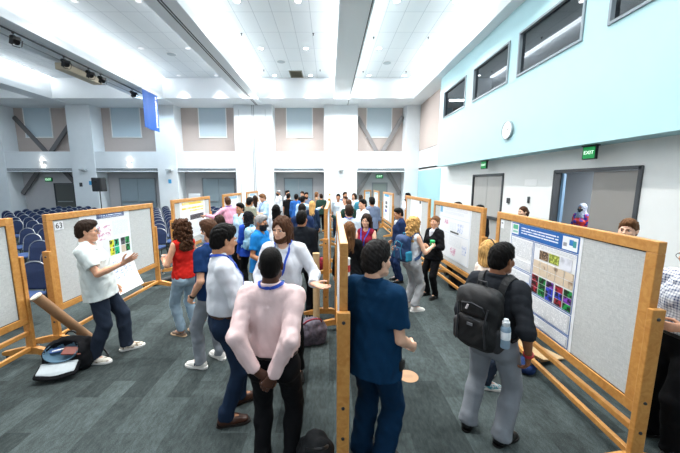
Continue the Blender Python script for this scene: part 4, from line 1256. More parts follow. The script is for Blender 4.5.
def board(key, p0, p1, label, ztop=1.8, zbot=.50, feet=True, ledge=True):
    """p0, p1: floor points under the two ends"""
    p0 = Vector((*p0, 0)); p1 = Vector((*p1, 0)); d = p1-p0; L = d.length
    t = empty('poster_board', (p0+p1)/2, math.atan2(d.y, d.x)); tag(t, label, 'poster board', 'oak framed poster boards')
    h = L/2; fw = .085
    m = MB(); m.bx(-h+fw-.004, h-fw+.004, -.013, .013, zbot+fw-.004, ztop-fw+.004); m.build('panel', FAB, t)
    for nm, q in (('frame_rail', (-h,h,ztop-fw,ztop)), ('frame_rail', (-h,h,zbot,zbot+fw)), ('frame_stile', (-h,-h+fw,zbot+fw,ztop-fw)), ('frame_stile', (h-fw,h,zbot+fw,ztop-fw))):
        m = MB(); m.bbox(q[0], q[1], -.028, .028, q[2], q[3], .005); m.build(nm, OAK, t)
    for s in (-1,1):
        m = MB(); m.bx(-h+fw-.002, h-fw+.002, s*.0135, s*.0165, ztop-fw-.008, ztop-fw+.001); m.bx(-h+fw, h-fw, s*.0135, s*.0165, zbot+fw-.001, zbot+fw+.008)
        for e in (-1,1): m.bx(e*(h-fw)-.005, e*(h-fw)+.005, s*.0135, s*.0165, zbot+fw, ztop-fw)
        m.build('groove', GROOVE, t)
    for s in (-1,1):
        x = s*(h+.024)
        m = MB(); m.bbox(x-.022, x+.022, -.045, .045, .12, 1.33, .006); po = m.build('post', OAK, t)
        for z in (1.26, .62, .38):
            m = MB(); m.lathe([(0,0),(.013,0),(.010,.007),(0,.008)], (x+s*.022, 0, z), 10, Matrix.Rotation(s*PI/2,3,'Y')); m.build('bolt', DARKT, po, True)
        if feet:
            m = MB(); m.prism([(-.36,.075),(-.36,.115),(-.08,.185),(.08,.185),(.36,.115),(.36,.075),(.20,.075),(.07,.10),(-.07,.10),(-.20,.075)], 'x', x-.026, x+.026); fo = m.build('foot', OAK, t)
            for e in (-1,1):
                c = MB(); c.lathe([(0,-.014),(.026,-.014),(.03,-.008),(.03,.008),(.026,.014),(0,.014)], (x, e*.31, .031), 14, Matrix.Rotation(PI/2,3,'Y'), 0); c.bx(x-.02,x+.02,e*.31-.015,e*.31+.015,.055,.078,1)
                c.bx(x-.022,x-.017,e*.31-.012,e*.31+.012,.03,.07,1); c.bx(x+.017,x+.022,e*.31-.012,e*.31+.012,.03,.07,1)
                c.build('caster', [CASTW, DARKT], fo, True)
    m = MB(); m.bbox(-h, h, -.022, .022, .35, .40, .005)
    if ledge: m.build('ledge_rail', OAK, t)
    m = MB(); m.bbox(-h-.02, h+.02, -.02, .02, .145, .195, .005); m.build('stretcher', OAK, t)
    boards[key] = (t, L)
    return t
board('A1', (-3.74,1.30), (-3.70,3.52), 'oak poster board cut by the left edge of the photo')
board('A2', (-3.63,3.86), (-3.56,6.12), 'oak poster board numbered 63, behind the man in the white polo', ledge=False)
board('A3', (-3.72,7.20), (-3.70,9.45), 'poster board with the yellow striped poster behind the woman in red')
board('A4', (-3.72,10.7), (-3.70,12.9), 'poster board behind the man in the pink shirt, third along the left row')
board('A5', (-3.72,13.8), (-3.70,15.9), 'far poster board of the left row, beside the bushy haired man')
board('C1', (.10,2.0), (.13,4.30), 'nearest centre poster board seen edge on beside the navy scrubs')
board('C2', (-.05,4.75), (-.0,6.95), 'second centre poster board seen edge on, behind the cardboard tube')
board('C3', (.0,8.0), (.03,10.2), 'third centre poster board seen edge on, among the crowd')
board('C4', (.02,11.2), (.04,13.4), 'fourth centre poster board seen edge on, near the far wall')
board('R1', (2.29,2.05), (2.41,4.30), 'large oak poster board at the right with the blue headed poster')
board('R2', (2.53,4.92), (2.46,7.08), 'poster board with the pale diagram poster, behind the woman with the green cup')
board('R3', (2.55,7.70), (2.53,9.95), 'poster board third along the right row, with the small dark maroon figure')
board('R4', (2.52,12.0), (2.54,14.3), 'poster board with the narrow blue headed poster beside the man in the navy suit')
board('R5', (2.48,15.2), (2.52,17.2), 'second farthest poster board of the right row, near the far door')
board('R6', (1.98,17.2), (2.44,17.9), 'small far poster board turned towards the camera by the far door')

# ------------------------------------------------------------------ posters
PAPER = mat('poster_paper', '#eef0f2', .55)
PBLUE = mat('poster_blue', '#1763b0', .5)
PLINE = mat('poster_line_blue', '#2d62a8', .5)
INK = mat('poster_ink', '#5b5f66', .6)
def lines_mat(name, ink, paper='#f0f2f4', pitch=.0125, dens=.5):
    m, nt, b = new_mat(name); N = nt.nodes; L = nt.links
    tc = N.new('ShaderNodeTexCoord'); sx = N.new('ShaderNodeSeparateXYZ'); L.new(tc.outputs['Object'], sx.inputs[0])
    a = N.new('ShaderNodeMath'); a.operation = 'DIVIDE'; a.inputs[1].default_value = pitch; L.new(sx.outputs['Z'], a.inputs[0])
    fr = N.new('ShaderNodeMath'); fr.operation = 'FRACT'; L.new(a.outputs[0], fr.inputs[0])
    fl = N.new('ShaderNodeMath'); fl.operation = 'FLOOR'; L.new(a.outputs[0], fl.inputs[0])
    gt = N.new('ShaderNodeMath'); gt.operation = 'LESS_THAN'; gt.inputs[1].default_value = dens; L.new(fr.outputs[0], gt.inputs[0])
    cb = N.new('ShaderNodeCombineXYZ'); mx = N.new('ShaderNodeMath'); mx.operation = 'MULTIPLY'; mx.inputs[1].default_value = 45; L.new(sx.outputs['X'], mx.inputs[0]); L.new(mx.outputs[0], cb.inputs[0])
    mz = N.new('ShaderNodeMath'); mz.operation = 'MULTIPLY'; mz.inputs[1].default_value = 7.3; L.new(fl.outputs[0], mz.inputs[0]); L.new(mz.outputs[0], cb.inputs[1])
    n = N.new('ShaderNodeTexNoise'); n.inputs['Scale'].default_value = 1; n.inputs['Detail'].default_value = 1; L.new(cb.outputs[0], n.inputs['Vector'])
    g2 = N.new('ShaderNodeMath'); g2.operation = 'GREATER_THAN'; g2.inputs[1].default_value = .40; L.new(n.outputs[0], g2.inputs[0])
    mu = N.new('ShaderNodeMath'); mu.operation = 'MULTIPLY'; L.new(gt.outputs[0], mu.inputs[0]); L.new(g2.outputs[0], mu.inputs[1])
    mc = N.new('ShaderNodeMix'); mc.data_type = 'RGBA'; mc.inputs['A'].default_value = hexc(paper); mc.inputs['B'].default_value = hexc(ink)
    L.new(mu.outputs[0], mc.inputs['Factor']); L.new(mc.outputs['Result'], b.inputs['Base Color']); b.inputs['Roughness'].default_value = .55
    return m
TXT = lines_mat('text_lines', '#bcc1c7')
TXTL = lines_mat('text_lines_light', '#d8dde3', pitch=.016)
TXTW = lines_mat('title_lines', '#eaf1fa', '#1763b0', .030, .45)
TXTH = lines_mat('title_lines_navy', '#dfe8f4', '#274f8f', .030, .5)
def blob_mat(name, bgc, fg, scale, lo=.5, hi=.6):
    m, nt, b = new_mat(name); N = nt.nodes; L = nt.links
    tc = N.new('ShaderNodeTexCoord'); n = N.new('ShaderNodeTexNoise'); n.inputs['Scale'].default_value = scale; n.inputs['Detail'].default_value = 2; L.new(tc.outputs['Object'], n.inputs['Vector'])
    r = N.new('ShaderNodeValToRGB'); r.color_ramp.elements[0].position = lo; r.color_ramp.elements[1].position = hi
    r.color_ramp.elements[0].color = hexc(bgc); r.color_ramp.elements[1].color = hexc(fg); L.new(n.outputs[0], r.inputs[0]); L.new(r.outputs[0], b.inputs['Base Color']); b.inputs['Roughness'].default_value = .5
    return m
BM = {k: blob_mat('figure_'+k, *v) for k, v in dict(red=('#1a0a0c','#b0283a',26,.44,.56), green=('#07180c','#1f9a4c',26,.44,.56), blue=('#0a0c24','#3a50d8',26,.42,.55), purple=('#160a1e','#8e44c2',26,.42,.55), greyf=('#2e2e33','#77777c',20),
      yellow=('#141a06','#e0e234',18,.42,.52), cyan=('#061c18','#22c08a',22,.40,.52), beige=('#d8c6ae','#8a6f55',14,.6,.75), brown=('#4a3524','#b59a7c',40), lime=('#7d8a2e','#cdd66a',40), halo=('#e4e7f0','#3a3f55',7,.55,.8), pale=('#e9ecf4','#9fb0d6',30), pink=('#f3eef2','#d49ab4',22), stripe=('#f0cf4c','#f5e9b0',4), maroon=('#3a1418','#a03a40',14)).items()}
def poster(key, side, u0, w, z1, hgt, label, content, curl=0):
    """sheet on a board face; u runs left to right as the reader sees it, from 0 at the board's left edge"""
    b, L = boards[key]
    t = empty('poster', b.location, 0); t.rotation_euler = (0,0,b.rotation_euler.z+(0 if side < 0 else PI))
    tag(t, label, 'poster', 'research posters')
    yb = -.0145; x0 = -L/2+u0
    if curl:
        mb = MB(); n = 14; pr = []
        for k in range(n+1):
            q = k/n; z = z1-hgt*q; y = yb-.002-(curl*max(0, (q-.55)/.45)**2)
            pr.append((y, z))
        mb.prism(pr+[(y-.0015, z-.0005) for y, z in reversed(pr)], 'x', x0, x0+w); mb.build('sheet', PAPER, t)
    else:
        mb = MB(); mb.bx(x0, x0+w, yb-.002, yb+.001, z1-hgt, z1); mb.build('sheet', PAPER, t)
    def yat(q):
        return yb-.0035-(curl*max(0, (q-.55)/.45)**2 if curl else 0)
    for ix, (nm, a, b_, c, d, m) in enumerate(content):           # fractions: left, right, top, bottom (down)
        mb = MB(); xx0, xx1 = x0+w*a, x0+w*b_; zz0, zz1 = z1-hgt*c, z1-hgt*d
        y0_, y1_ = yat(c)-.00006*ix, yat(d)-.00006*ix
        mb.add([(xx0,y0_,zz0),(xx1,y0_,zz0),(xx1,y1_,zz1),(xx0,y1_,zz1),(xx0,y0_+.0012,zz0),(xx1,y0_+.0012,zz0),(xx1,y1_+.0012,zz1),(xx0,y1_+.0012,zz1)],
               [(0,1,2,3),(7,6,5,4),(0,4,5,1),(1,5,6,2),(2,6,7,3),(3,7,4,0)])
        mb.build(nm, m, t)
    return t
def frame_lines(a, b, c, d, e=.006, m=None):
    m = m or PLINE
    return [('border_line', a, b, c, c+e, m), ('border_line', a, b, d-e, d, m), ('border_line', a, a+e, c, d, m), ('border_line', b-e, b, c, d, m)]
# the big right-hand poster
ct = [('header_band', .03, .97, .07, .20, PBLUE), ('title_text', .20, .74, .095, .175, TXTW), ('logo_plate', .035, .155, .08, .185, PAPER), ('logo_mark', .05, .14, .09, .135, mat('logo_green', '#59b58f', .5)), ('logo_mark', .05, .14, .15, .17, mat('logo_teal', '#8fc9b8', .5)), ('logo_plate', .79, .955, .085, .19, PAPER), ('logo_mark', .865, .91, .105, .15, mat('logo_blue', '#2f7fc4', .5)), ('logo_mark', .905, .94, .11, .16, mat('logo_sea', '#3a9a9a', .5)), ('logo_mark', .80, .84, .135, .165, mat('logo_grey', '#9a9da3', .5))]
ct += frame_lines(.03, .415, .205, .52)+frame_lines(.03, .415, .53, .80)+frame_lines(.03, .415, .81, .97)
ct += [('text_block', .05, .395, .23, .40, TXT), ('text_block', .05, .395, .43, .50, TXT), ('text_block', .05, .395, .55, .78, TXT), ('text_block', .05, .30, .83, .95, TXT), ('small_figure', .31, .40, .62, .72, PBLUE)]
ct += frame_lines(.43, .97, .205, .68)+frame_lines(.43, .97, .69, .86)+frame_lines(.43, .97, .865, .97)
ct += [('text_block', .45, .95, .215, .25, TXT), ('micrograph', .52, .64, .265, .345, BM['brown']), ('micrograph', .65, .775, .265, .345, BM['lime']), ('micrograph', .79, .92, .26, .36, BM['halo'])]
for r_ in range(2):
    for c_ in range(5): ct.append(('micrograph', .445+c_*.103, .540+c_*.103, .365+r_*.066, .425+r_*.066, BM['beige']))
colr = [['red','green','purple','red','green'], ['red','green','blue','blue','purple'], ['red','green','blue','red','green']]
for r_ in range(3):
    for c_ in range(5): ct.append(('micrograph', .445+c_*.103+(.01 if c_ > 2 else 0), .54+c_*.103+(.004 if c_ > 2 else -.004), .505+r_*.056, .557+r_*.056, BM[colr[r_][c_]]))
ct += [('text_block', .45, .95, .705, .845, TXT), ('text_block', .45, .95, .88, .955, TXT)]
poster('R1', 1, .36, 1.22, 1.79, 1.23, 'white research poster with a blue header and rows of coloured micrographs', ct)
# poster beside the man in white: board 63
ct = [('header_band', .30, .88, .02, .085, mat('poster_navy', '#274f8f', .5)), ('title_text', .36, .82, .032, .075, TXTH), ('small_text', .89, .97, .04, .06, TXTL)]
ct += [('scatter_figure', .30, .56, .17, .33, BM['pink']), ('text_block', .60, .95, .13, .30, TXTL)]
for gx, cc in ((.50, ['yellow','cyan','yellow','cyan']), (.75, ['greyf','green','beige','green'])):
    for k in range(4): ct.append(('micrograph', gx+(k % 2)*.105, gx+.098+(k % 2)*.105, .355+(k//2)*.095, .443+(k//2)*.095, BM[cc[k]]))
for r_ in range(3):
    for c_ in range(5): ct.append(('small_panel', .38+c_*.115, .475+c_*.115, .62+r_*.075, .685+r_*.075, BM['pale']))
ct.append(('text_block', .05, .28, .14, .9, TXTL))
poster('A2', -1, .50, 1.05, 1.76, 1.38, 'long white poster with green and yellow cell images, curling off the board foot', ct, .16)
ct = [('header_band', .08, .92, .03, .10, BM['stripe']), ('header_band', .06, .94, .17, .22, BM['stripe']), ('text_block', .08, .92, .11, .16, TXTL), ('photo_figure', .35, .92, .38, .52, BM['greyf']), ('text_block', .08, .3, .26, .9, TXTL), ('text_block', .35, .92, .56, .9, TXTL), ('header_band', .35, .92, .25, .29, BM['stripe'])]
poster('A3', -1, .35, 1.5, 1.73, .98, 'poster with yellow stripes on the board behind the woman in red', ct)
ct = [('corner_mark', .03, .12, .03, .15, mat('corner_blue', '#7db8d8', .5)), ('title_text', .16, .9, .04, .09, TXTL), ('text_block', .18, .8, .11, .16, TXTL)]+frame_lines(.02, .98, .015, .985, .004, mat('pale_line', '#b9cbe0', .5))
ct += [('figure_panel', .64, .80, .30, .46, BM['pale']), ('figure_panel', .2, .34, .28, .36, BM['pink']), ('text_block', .38, .6, .3, .44, TXTL), ('border_line', .04, .96, .23, .235, mat('pale_line2', '#b9cbe0', .5)), ('border_line', .04, .96, .52, .525, mat('pale_line2', '#b9cbe0', .5)), ('figure_panel', .42, .68, .47, .5, BM['greyf']), ('text_block', .06, .34, .56, .92, TXTL), ('figure_panel', .8, .92, .66, .82, BM['pale']), ('text_block', .38, .76, .56, .74, TXTL), ('figure_panel', .45, .62, .78, .92, BM['pink'])]
poster('R2', 1, .34, 1.42, 1.74, 1.06, 'pale white poster with faint diagrams and a blue corner mark', ct)
ct = [('qr_free_tag', .80, .93, .03, .10, mat('tag_dark', '#2a2a2c', .5)), ('title_text', .1, .7, .04, .1, TXTL), ('photo_figure', .42, .68, .56, .76, BM['maroon']), ('text_block', .1, .36, .2, .9, TXTL), ('text_block', .42, .9, .2, .5, TXTL)]
ct[0] = ('corner_tag',)+ct[0][1:]
poster('R3', 1, .55, 1.1, 1.74, 1.1, 'white poster with a dark tag at its corner and one maroon picture', ct)
ct = [('header_band', .08, .92, .04, .13, mat('header_sky', '#3f9fd0', .5)), ('photo_figure', .3, .7, .3, .42, BM['greyf']), ('photo_figure', .3, .7, .46, .56, BM['greyf']), ('photo_figure', .25, .6, .62, .72, BM['blue']), ('text_block', .08, .26, .18, .95, TXTL), ('photo_figure', .1, .5, .78, .9, BM['pale'])]
poster('R4', 1, .3, 1.25, 1.76, 1.15, 'white poster with a sky blue header and stacked dark pictures', ct)
ct = [('header_band', .1, .9, .05, .14, mat('header_pale', '#9fc4de', .5)), ('text_block', .1, .9, .2, .9, TXTL)]
poster('R5', 1, .4, 1.1, 1.74, 1.05, 'faint far poster on the second farthest right board', ct)
poster('R6', -1, .06, .62, 1.74, 1.05, 'small pale poster facing the camera by the far door', ct)
poster('A4', -1, .5, 1.2, 1.74, 1.05, 'pale poster on the third board of the left row', ct)
poster('A5', -1, .4, 1.2, 1.74, 1.05, 'pale poster on the far board of the left row', ct)
for k, s, lab in (('C1', -1, 'poster on the right face of the nearest centre board'), ('C1', 1, 'poster on the left face of the nearest centre board'), ('C2', 1, 'poster on the left face of the second centre board'), ('C2', -1, 'poster on the right face of the second centre board'), ('C3', 1, 'poster on the left face of the third centre board')):
    poster(k, s, .35, 1.4, 1.74, 1.05, lab, ct)
def number_card(key, side, u, z, txt, label):
    b, L = boards[key]
    t = empty('number_card', b.location); t.rotation_euler = (0,0,b.rotation_euler.z+(0 if side < 0 else PI)); tag(t, label, 'number card')
    m = MB(); m.bbox(-L/2+u, -L/2+u+.13, -.018, -.0145, z-.11, z, .001); c = m.build('card', PAPER, t)
    text_mesh(txt, .105, 'number', BLK, c, Matrix.Translation((-L/2+u+.065, -.019, z-.055)) @ Matrix.Rotation(PI/2,4,'X'), .0008)
number_card('A2', -1, .11, 1.69, '63', 'small white card reading 63 on the left board')
m_ = [mat('tag_frame', '#9aa0a4', .5)]
b, L = boards['R1']
t = empty('number_card', b.location); t.rotation_euler = (0,0,b.rotation_euler.z+PI); tag(t, 'small white number card at the top corner of the big right board', 'number card')
m = MB(); m.bbox(-L/2+.10, -L/2+.19, -.018, -.0145, 1.585, 1.695, .001); c = m.build('card', PAPER, t)
m = MB(); m.bx(-L/2+.125, -L/2+.165, -.019, -.0178, 1.65, 1.665); m.build('mark', INK, c)

# ------------------------------------------------------------------ stacking chairs
CHB = mat('chair_blue', '#14274b', .85, var=.1, scale=40, bump=.1, bscale=150)
CHS = mat('chair_seat_blue', '#2c4470', .85, var=.1, scale=40)
def make_chair():
    t = empty('chair', (0,0,0)); tag(t, 'x', 'chair', 'rows of blue chairs behind the left boards')
    s = SDF((-.27,-.30,.38), (.27,.26,.53), .014)
    s.rbox((0,-.01,.455), (.225,.22,.033), .03, k=0); s.ell((0,-.01,.475), (.2,.19,.025), k=.03)
    v, f = s.mesh(); mesh_obj('seat', v, f, CHS, t, None, True)
    s = SDF((-.26,.10,.48), (.26,.34,.98), .015)
    Rb = Rx(-12)
    s.rbox((0,.235,.66), (.215,.028,.16), .026, Rb, k=0); s.ell((0,.255,.78), (.214,.030,.165), Rb, k=.02)
    v, f = s.mesh(); mesh_obj('backrest', v, f, CHB, t, None, True)
    m = MB(); arc = [(-.222,.185,.50)]+[(.222*math.cos(a), .245+.028*math.sin(a)+.0, .78+.170*math.sin(a)) for a in np.linspace(PI, 0, 13)]+[(.222,.185,.50)]
    m.tube(arc, .010, 6); m.build('back_rim', ALU, t, True)
    for x in (-1,1):
        m = MB(); m.tube([(x*.222,-.20,.43),(x*.225,-.235,.01)], .011, 8); m.build('leg', BLK, t, True)
        m = MB(); m.tube([(x*.222,.19,.55),(x*.222,.17,.43),(x*.225,.26,.01)], .011, 8); m.build('leg', BLK, t, True)
        m = MB(); m.tube([(x*.222,-.20,.43),(x*.222,.17,.43)], .010, 6); m.build('seat_rail', BLK, t, True)
    return t
def copy_tree(o, loc, rz, parent=None):
    c = o.copy(); COL.objects.link(c)
    if parent: c.parent = parent
    else: c.location = loc; c.rotation_euler = (0,0,rz)
    for ch in o.children: copy_tree(ch, None, None, c)
    return c
F_, CX_, CY_ = 305, 329, 226.5
TH = math.atan(43.5/F_)
def proj(X, Y, Z):
    z = Z-2.2; dep = Y*math.cos(TH)-z*math.sin(TH)
    return (CX_+F_*X/dep, CY_-F_*(Y*math.sin(TH)+z*math.cos(TH))/dep)
chair0 = None; rc = random.Random(5); nchair = 0
ORD = ['first','second','third','fourth','fifth','sixth','seventh','eighth','ninth','tenth','eleventh','twelfth','thirteenth','fourteenth','fifteenth','sixteenth']
for ri, y in enumerate(np.arange(4.5, 17.0, .92)):
    for ci, x in enumerate(np.arange(-4.75, -15.2, -.53)):
        if -9.9 < x < -9.3: continue                            # aisle
        top = proj(x, y, .96); mid = proj(x, y, .6)
        vis = (13 < top[0] < 50 and 210 < mid[1] < 345) or (148 < mid[0] < 178) or (-6 < top[0] <= 14 and top[1] < 222 and top[1] > 205) or (50 <= top[0] < 92 and top[1] < 213.5) or (206 < top[0] < 226 and top[1] > 200)
        if not vis: continue
        if chair0 is None: o = chair0 = make_chair()
        else: o = copy_tree(chair0, (0,0,0), 0)
        o.location = (x+rc.uniform(-.02,.02), y+rc.uniform(-.03,.03), 0); o.rotation_euler = (0,0,rc.uniform(-.05,.05))
        gap = 'left of board 63' if top[0] < 50 else ('peeking over board 63' if top[0] < 120 else 'right of board 63')
        o['label'] = 'blue chair %s, row %s from the front, seat %s from the boards' % (gap, ORD[ri], ORD[min(ci,15)]) if False else 'blue chair %s, %s row, %s from the boards' % (gap, ORD[ri], ORD[min(ci, 15)] if ci < 16 else 'far')
        nchair += 1
print('chairs', nchair)

# ------------------------------------------------------------------ things on the floor
CARD = mat('cardboard', '#b28c62', .7, var=.06, scale=30)
CARDL = mat('cardboard_light', '#c9aa7e', .7, var=.06, scale=30)
def tube_thing(name, a, b, r, m, capm, label, cat):
    a = Vector(a); b = Vector(b); d = (b-a).normalized()
    t = empty(name, a); tag(t, label, cat)
    mb = MB(); mb.cyl((0,0,0), b-a, r, 24); mb.build('tube', m, t, True)
    for p, s in ((Vector((0,0,0)), -1), (b-a, 1)):
        mb = MB(); mb.cyl(p-d*.012*s, p+d*.006*s, r+.004, 24); mb.build('end_cap', capm, t, True)
    return t
# leaning from board A1 to the carpet
tube_thing('poster_tube', (-3.585,3.57,.83), (-3.28,3.95,.06), .058, mat('cardboard_brown', '#8f6c4c', .7, var=.06, scale=30), mat('cap_pale', '#d9d3c5', .5), 'long brown cardboard poster tube leaning beside the open backpack', 'tube')
tube_thing('poster_tube', (-.20,4.62,.006), (-.20,4.62,1.12), .052, CARDL, CARDL, 'tall tan cardboard tube standing upright by the centre boards', 'tube')
t = tube_thing('poster_tube', (.235,3.90,.006), (.235,3.90,1.22), .042, mat('tube_white', '#e9e9e6', .5), mat('cap_white', '#f0f0ee', .5), 'white poster tube with a red band right of the centre board', 'tube')
mb = MB(); mb.cyl((0,0,1.04), (0,0,1.13), .0432, 24); mb.build('red_band', mat('band_red', '#c02a2a', .5), t, True)
# floor sticker
mb = MB(); mb.lathe([(0,.0005),(.115,.0005),(.115,.003),(0,.003)], (.91,3.23,0), 32); tag(mb.build('floor_sticker', mat('sticker_tan', '#b8906c', .6)), 'round tan floor sticker right of the man in navy scrubs', 'sticker')
st_ = bpy.data.objects['floor_sticker']
mb = MB()
for k, (w_, z_) in enumerate(((.05,.02),(.07,0),(.045,-.02))): mb.box((.91, 3.23+z_, .0035), (w_, .006, .0006))
mb.build('print', mat('sticker_print', '#a98668', .6), st_)
# cardboard sheet and blue bag under board R1
t = empty('cardboard_sheet', (2.68,3.72,0), .35); tag(t, 'flat brown cardboard folder lying under the big right board', 'cardboard')
mb = MB(); mb.box((0,0,.055), (.20,.26,.006), Matrix.Rotation(.16,3,'Y')); mb.build('folder', CARDL, t)
mb = MB(); mb.box((.0,.02,.03), (.19,.25,.005), Matrix.Rotation(.08,3,'Y')); mb.build('flap', CARD, t)
def blob_bag(name, loc, rz, r, m, label, cat, seed, strapm):
    t = empty(name, loc, rz); tag(t, label, cat)
    s = SDF((-r[0]-.06,-r[1]-.06,-.02), (r[0]+.06,r[1]+.06,2*r[2]+.06), .012)
    s.ell((0,0,r[2]*.85), r, k=0); s.rbox((0,0,r[2]*.6), (r[0]*.85,r[1]*.85,r[2]*.6), .05, k=.06); s.noise(.008, waves(seed,6,15,40), True); s.plane((0,0,.004), (0,0,-1))
    v, f = s.mesh(); mesh_obj('body', v, f, m, t, None, True)
    mb = MB(); mb.tube(bez((-r[0]*.6,-r[1]*.4,r[2]*1.6), (-r[0]*.4,-r[1]*1.6,r[2]*2.4), (r[0]*.4,-r[1]*1.6,r[2]*2.4), (r[0]*.6,-r[1]*.4,r[2]*1.6)), .011, 6); mb.build('strap', strapm, t, True)
    mb = MB(); mb.tube([(-r[0]*.7,-r[1]*.55,r[2]*1.35),(0,-r[1]*.8,r[2]*1.5),(r[0]*.7,-r[1]*.55,r[2]*1.35)], .006, 6); mb.build('zip', strapm, t, True)
    return t
blob_bag('shoulder_bag', (2.34,3.36,0), .8, (.14,.10,.07), cloth('bag_navy','#22355f'), 'navy blue bag lying on the carpet under the big right board', 'bag', 4, BLK)
blob_bag('backpack', (2.74,6.2,0), .3, (.20,.15,.24), cloth('bag_black','#17191d'), 'black backpack standing under the pale diagram poster board', 'backpack', 6, BLK)
b_ = blob_bag('backpack', (-.24,4.0,0), .3, (.21,.14,.19), mat('bag_pattern', '#5c5560', .8, var=.5, scale=26), 'grey and maroon patterned backpack by the foot of the tall tan tube', 'backpack', 8, mat('bag_red', '#8e2336', .7))
blob_bag('shoulder_bag', (-.17,7.4,.0), 0, (.16,.12,.20), cloth('bag_maroon','#7d2030'), 'dark red bag standing by the centre boards beyond the suited men', 'bag', 9, BLK)
blob_bag('backpack', (-.10,2.02,0), .2, (.13,.15,.19), cloth('bag_charcoal','#232527'), 'charcoal backpack at the foot of the nearest centre board', 'backpack', 10, BLK)
# black tube case behind board 63
t = tube_thing('tube_case', (-3.78,6.32,.06), (-3.45,6.95,.06), .055, mat('case_black', '#17181a', .6), BLK, 'black tube case with a strap lying by the foot of board 63', 'tube case')
mb = MB(); mb.tube(bez((.1,.1,.05), (-.12,.35,.3), (.15,.75,.3), (.6,.62,.1)), .01, 6); mb.build('strap', BLK, t, True)

# open backpack on the left
def open_backpack():
    t = empty('backpack', (-3.10,3.38,0), .30); tag(t, 'open black backpack with grey lining on the carpet by the left board', 'backpack')
    BKN = cloth('pack_black', '#16171a')
    s = SDF((-.30,-.25,-.02), (.32,.26,.50), .010)
    s.rbox((0,.02,.16), (.225,.15,.16), .09, k=0); s.ell((.0,.05,.24), (.215,.13,.14), k=.05)
    s.rbox((.17,.0,.12), (.07,.11,.10), .05, k=.03)
    s.ell((-.02,-.10,.27), (.165,.14,.115), k=.02, op='s')
    s.noise(.005, waves(3,6,18,45), True); s.plane((0,0,.004), (0,0,-1))
    v, f = s.mesh(); mesh_obj('body', v, f, BKN, t, None, True)
    s = SDF((-.25,-.22,.1), (.22,.18,.42), .009)
    s.ell((-.02,-.095,.275), (.168,.143,.118), k=0); s.ell((-.02,-.105,.285), (.160,.140,.112), k=.005, op='s'); s.plane((0,-.16,.20), (0,-.7,.0)); s.plane((0,0,.335), (0,-.2,1))
    v, f = s.mesh(); mesh_obj('lining', v, f, cloth('lining_blue','#5c7a8e'), t, None, True)
    s = SDF((-.29,-.44,-.02), (.26,-.05,.26), .009)
    q = Rx(28)
    s.rbox((-.03,-.185,.105), (.20,.085,.020), .018, q, k=0); s.ell((-.03,-.235,.085), (.195,.075,.022), q, k=.03)
    v, f = s.mesh(); fl = mesh_obj('front_flap', v, f, BKN, t, None, True)
    s = SDF((-.27,-.42,.0), (.24,-.07,.26), .009)
    s.rbox((-.03,-.184,.126), (.178,.073,.016), .012, q, k=0); s.ell((-.03,-.225,.106), (.17,.062,.017), q, k=.02)
    v, f = s.mesh(); mesh_obj('flap_lining', v, f, cloth('lining_grey','#b9c2c6'), fl, None, True)
    for x in (-.1,.12):
        m = MB(); m.tube(bez((x,.14,.30),(x,.27,.3),(x+.1,.30,.12),(x+.22,.16,.02)), .014, 6); m.build('shoulder_strap', BLK, t, True)
    m = MB(); m.tube(bez((-.05,.1,.385),(-.05,.12,.43),(.05,.12,.43),(.05,.1,.385)), .010, 6); m.build('handle', BLK, t, True)
    return t
open_backpack()
for nm, c, sz, rz, col, lab in (('notebook', (-3.00,3.33,.255), (.10,.05,.012), .2, '#7a3a2c', 'reddish brown notebook tucked in the open backpack'), ('pen', (-3.14,3.32,.275), (.07,.007,.007), .9, '#e8e8e6', 'white pen lying in the open backpack'), ('phone', (-3.2,3.33,.262), (.05,.035,.006), .6, '#3a5f9e', 'small blue cased phone in the open backpack')):
    m = MB(); m.bbox(-sz[0],sz[0],-sz[1],sz[1],-sz[2],sz[2],min(sz)*.6)
    o = m.build(nm, mat(nm+'_mat', col, .5)); o.location = c; o.rotation_euler = (.5,.1,rz); tag(o, lab, nm)
# ------------------------------------------------------------------ the people
c_ = cloth
WHS = c_('white_shirt', '#d4d9e0'); POLO = c_('white_polo', '#d3dbd9'); PINK = c_('pale_pink_shirt', '#e0c6c5'); NAVYP = c_('navy_polo', '#16315a')
BLACK = c_('black', '#111215'); NAVYT = c_('navy_trouser', '#1d2c42'); SLATE = c_('slate_trouser', '#2b3443'); GREYT = c_('grey_trouser', '#868c93'); JEAN = c_('light_jeans', '#93a9b8')
RED = c_('red_top', '#c8261f'); SUITB = c_('black_suit', '#15191f'); SUITN = c_('navy_suit', '#1b2b4c'); BTEE = c_('bright_blue_tee', '#1d77bd'); SCRUB = c_('scrub_navy', '#0b3150'); SCRUB2 = c_('scrub_navy_trouser', '#0a2a46')
CHARC = c_('charcoal_shirt', '#26292e'); GREYL = c_('light_grey_trouser', '#a3a6aa'); MAROON = c_('maroon_dress', '#7c1730'); LBLUE = c_('light_blue_shirt', '#a9c8e2'); GBLUE = c_('grey_blue_shirt', '#6a7890'); PALEB = c_('pale_grey_shirt', '#c3d2df')
HPINK = c_('pink_shirt', '#dba0b8'); OLIVE = c_('olive_shirt', '#8b9080'); DGREEN = c_('dark_green_top', '#27413a'); CREAM = c_('cream_top', '#ead9cc')
SHB = dict(kind='dress', m=mat('shoe_black', '#0f0f10', .3), sole=mat('sole_black', '#0a0a0a', .6))
SHBR = dict(kind='dress', m=mat('shoe_brown', '#43261a', .35), sole=mat('sole_brown', '#1d130e', .6))
SHW = dict(kind='sneaker', m=mat('sneaker_white', '#e9e7e2', .6), sole=mat('sole_white', '#efeeea', .6))
BELT = mat('belt_dark', '#1a1512', .4); BELTBR = mat('belt_brown', '#3e2418', .4)
MASKW = mat('mask_white', '#dfe6ea', .8); MASKB = mat('mask_black', '#17191c', .8)

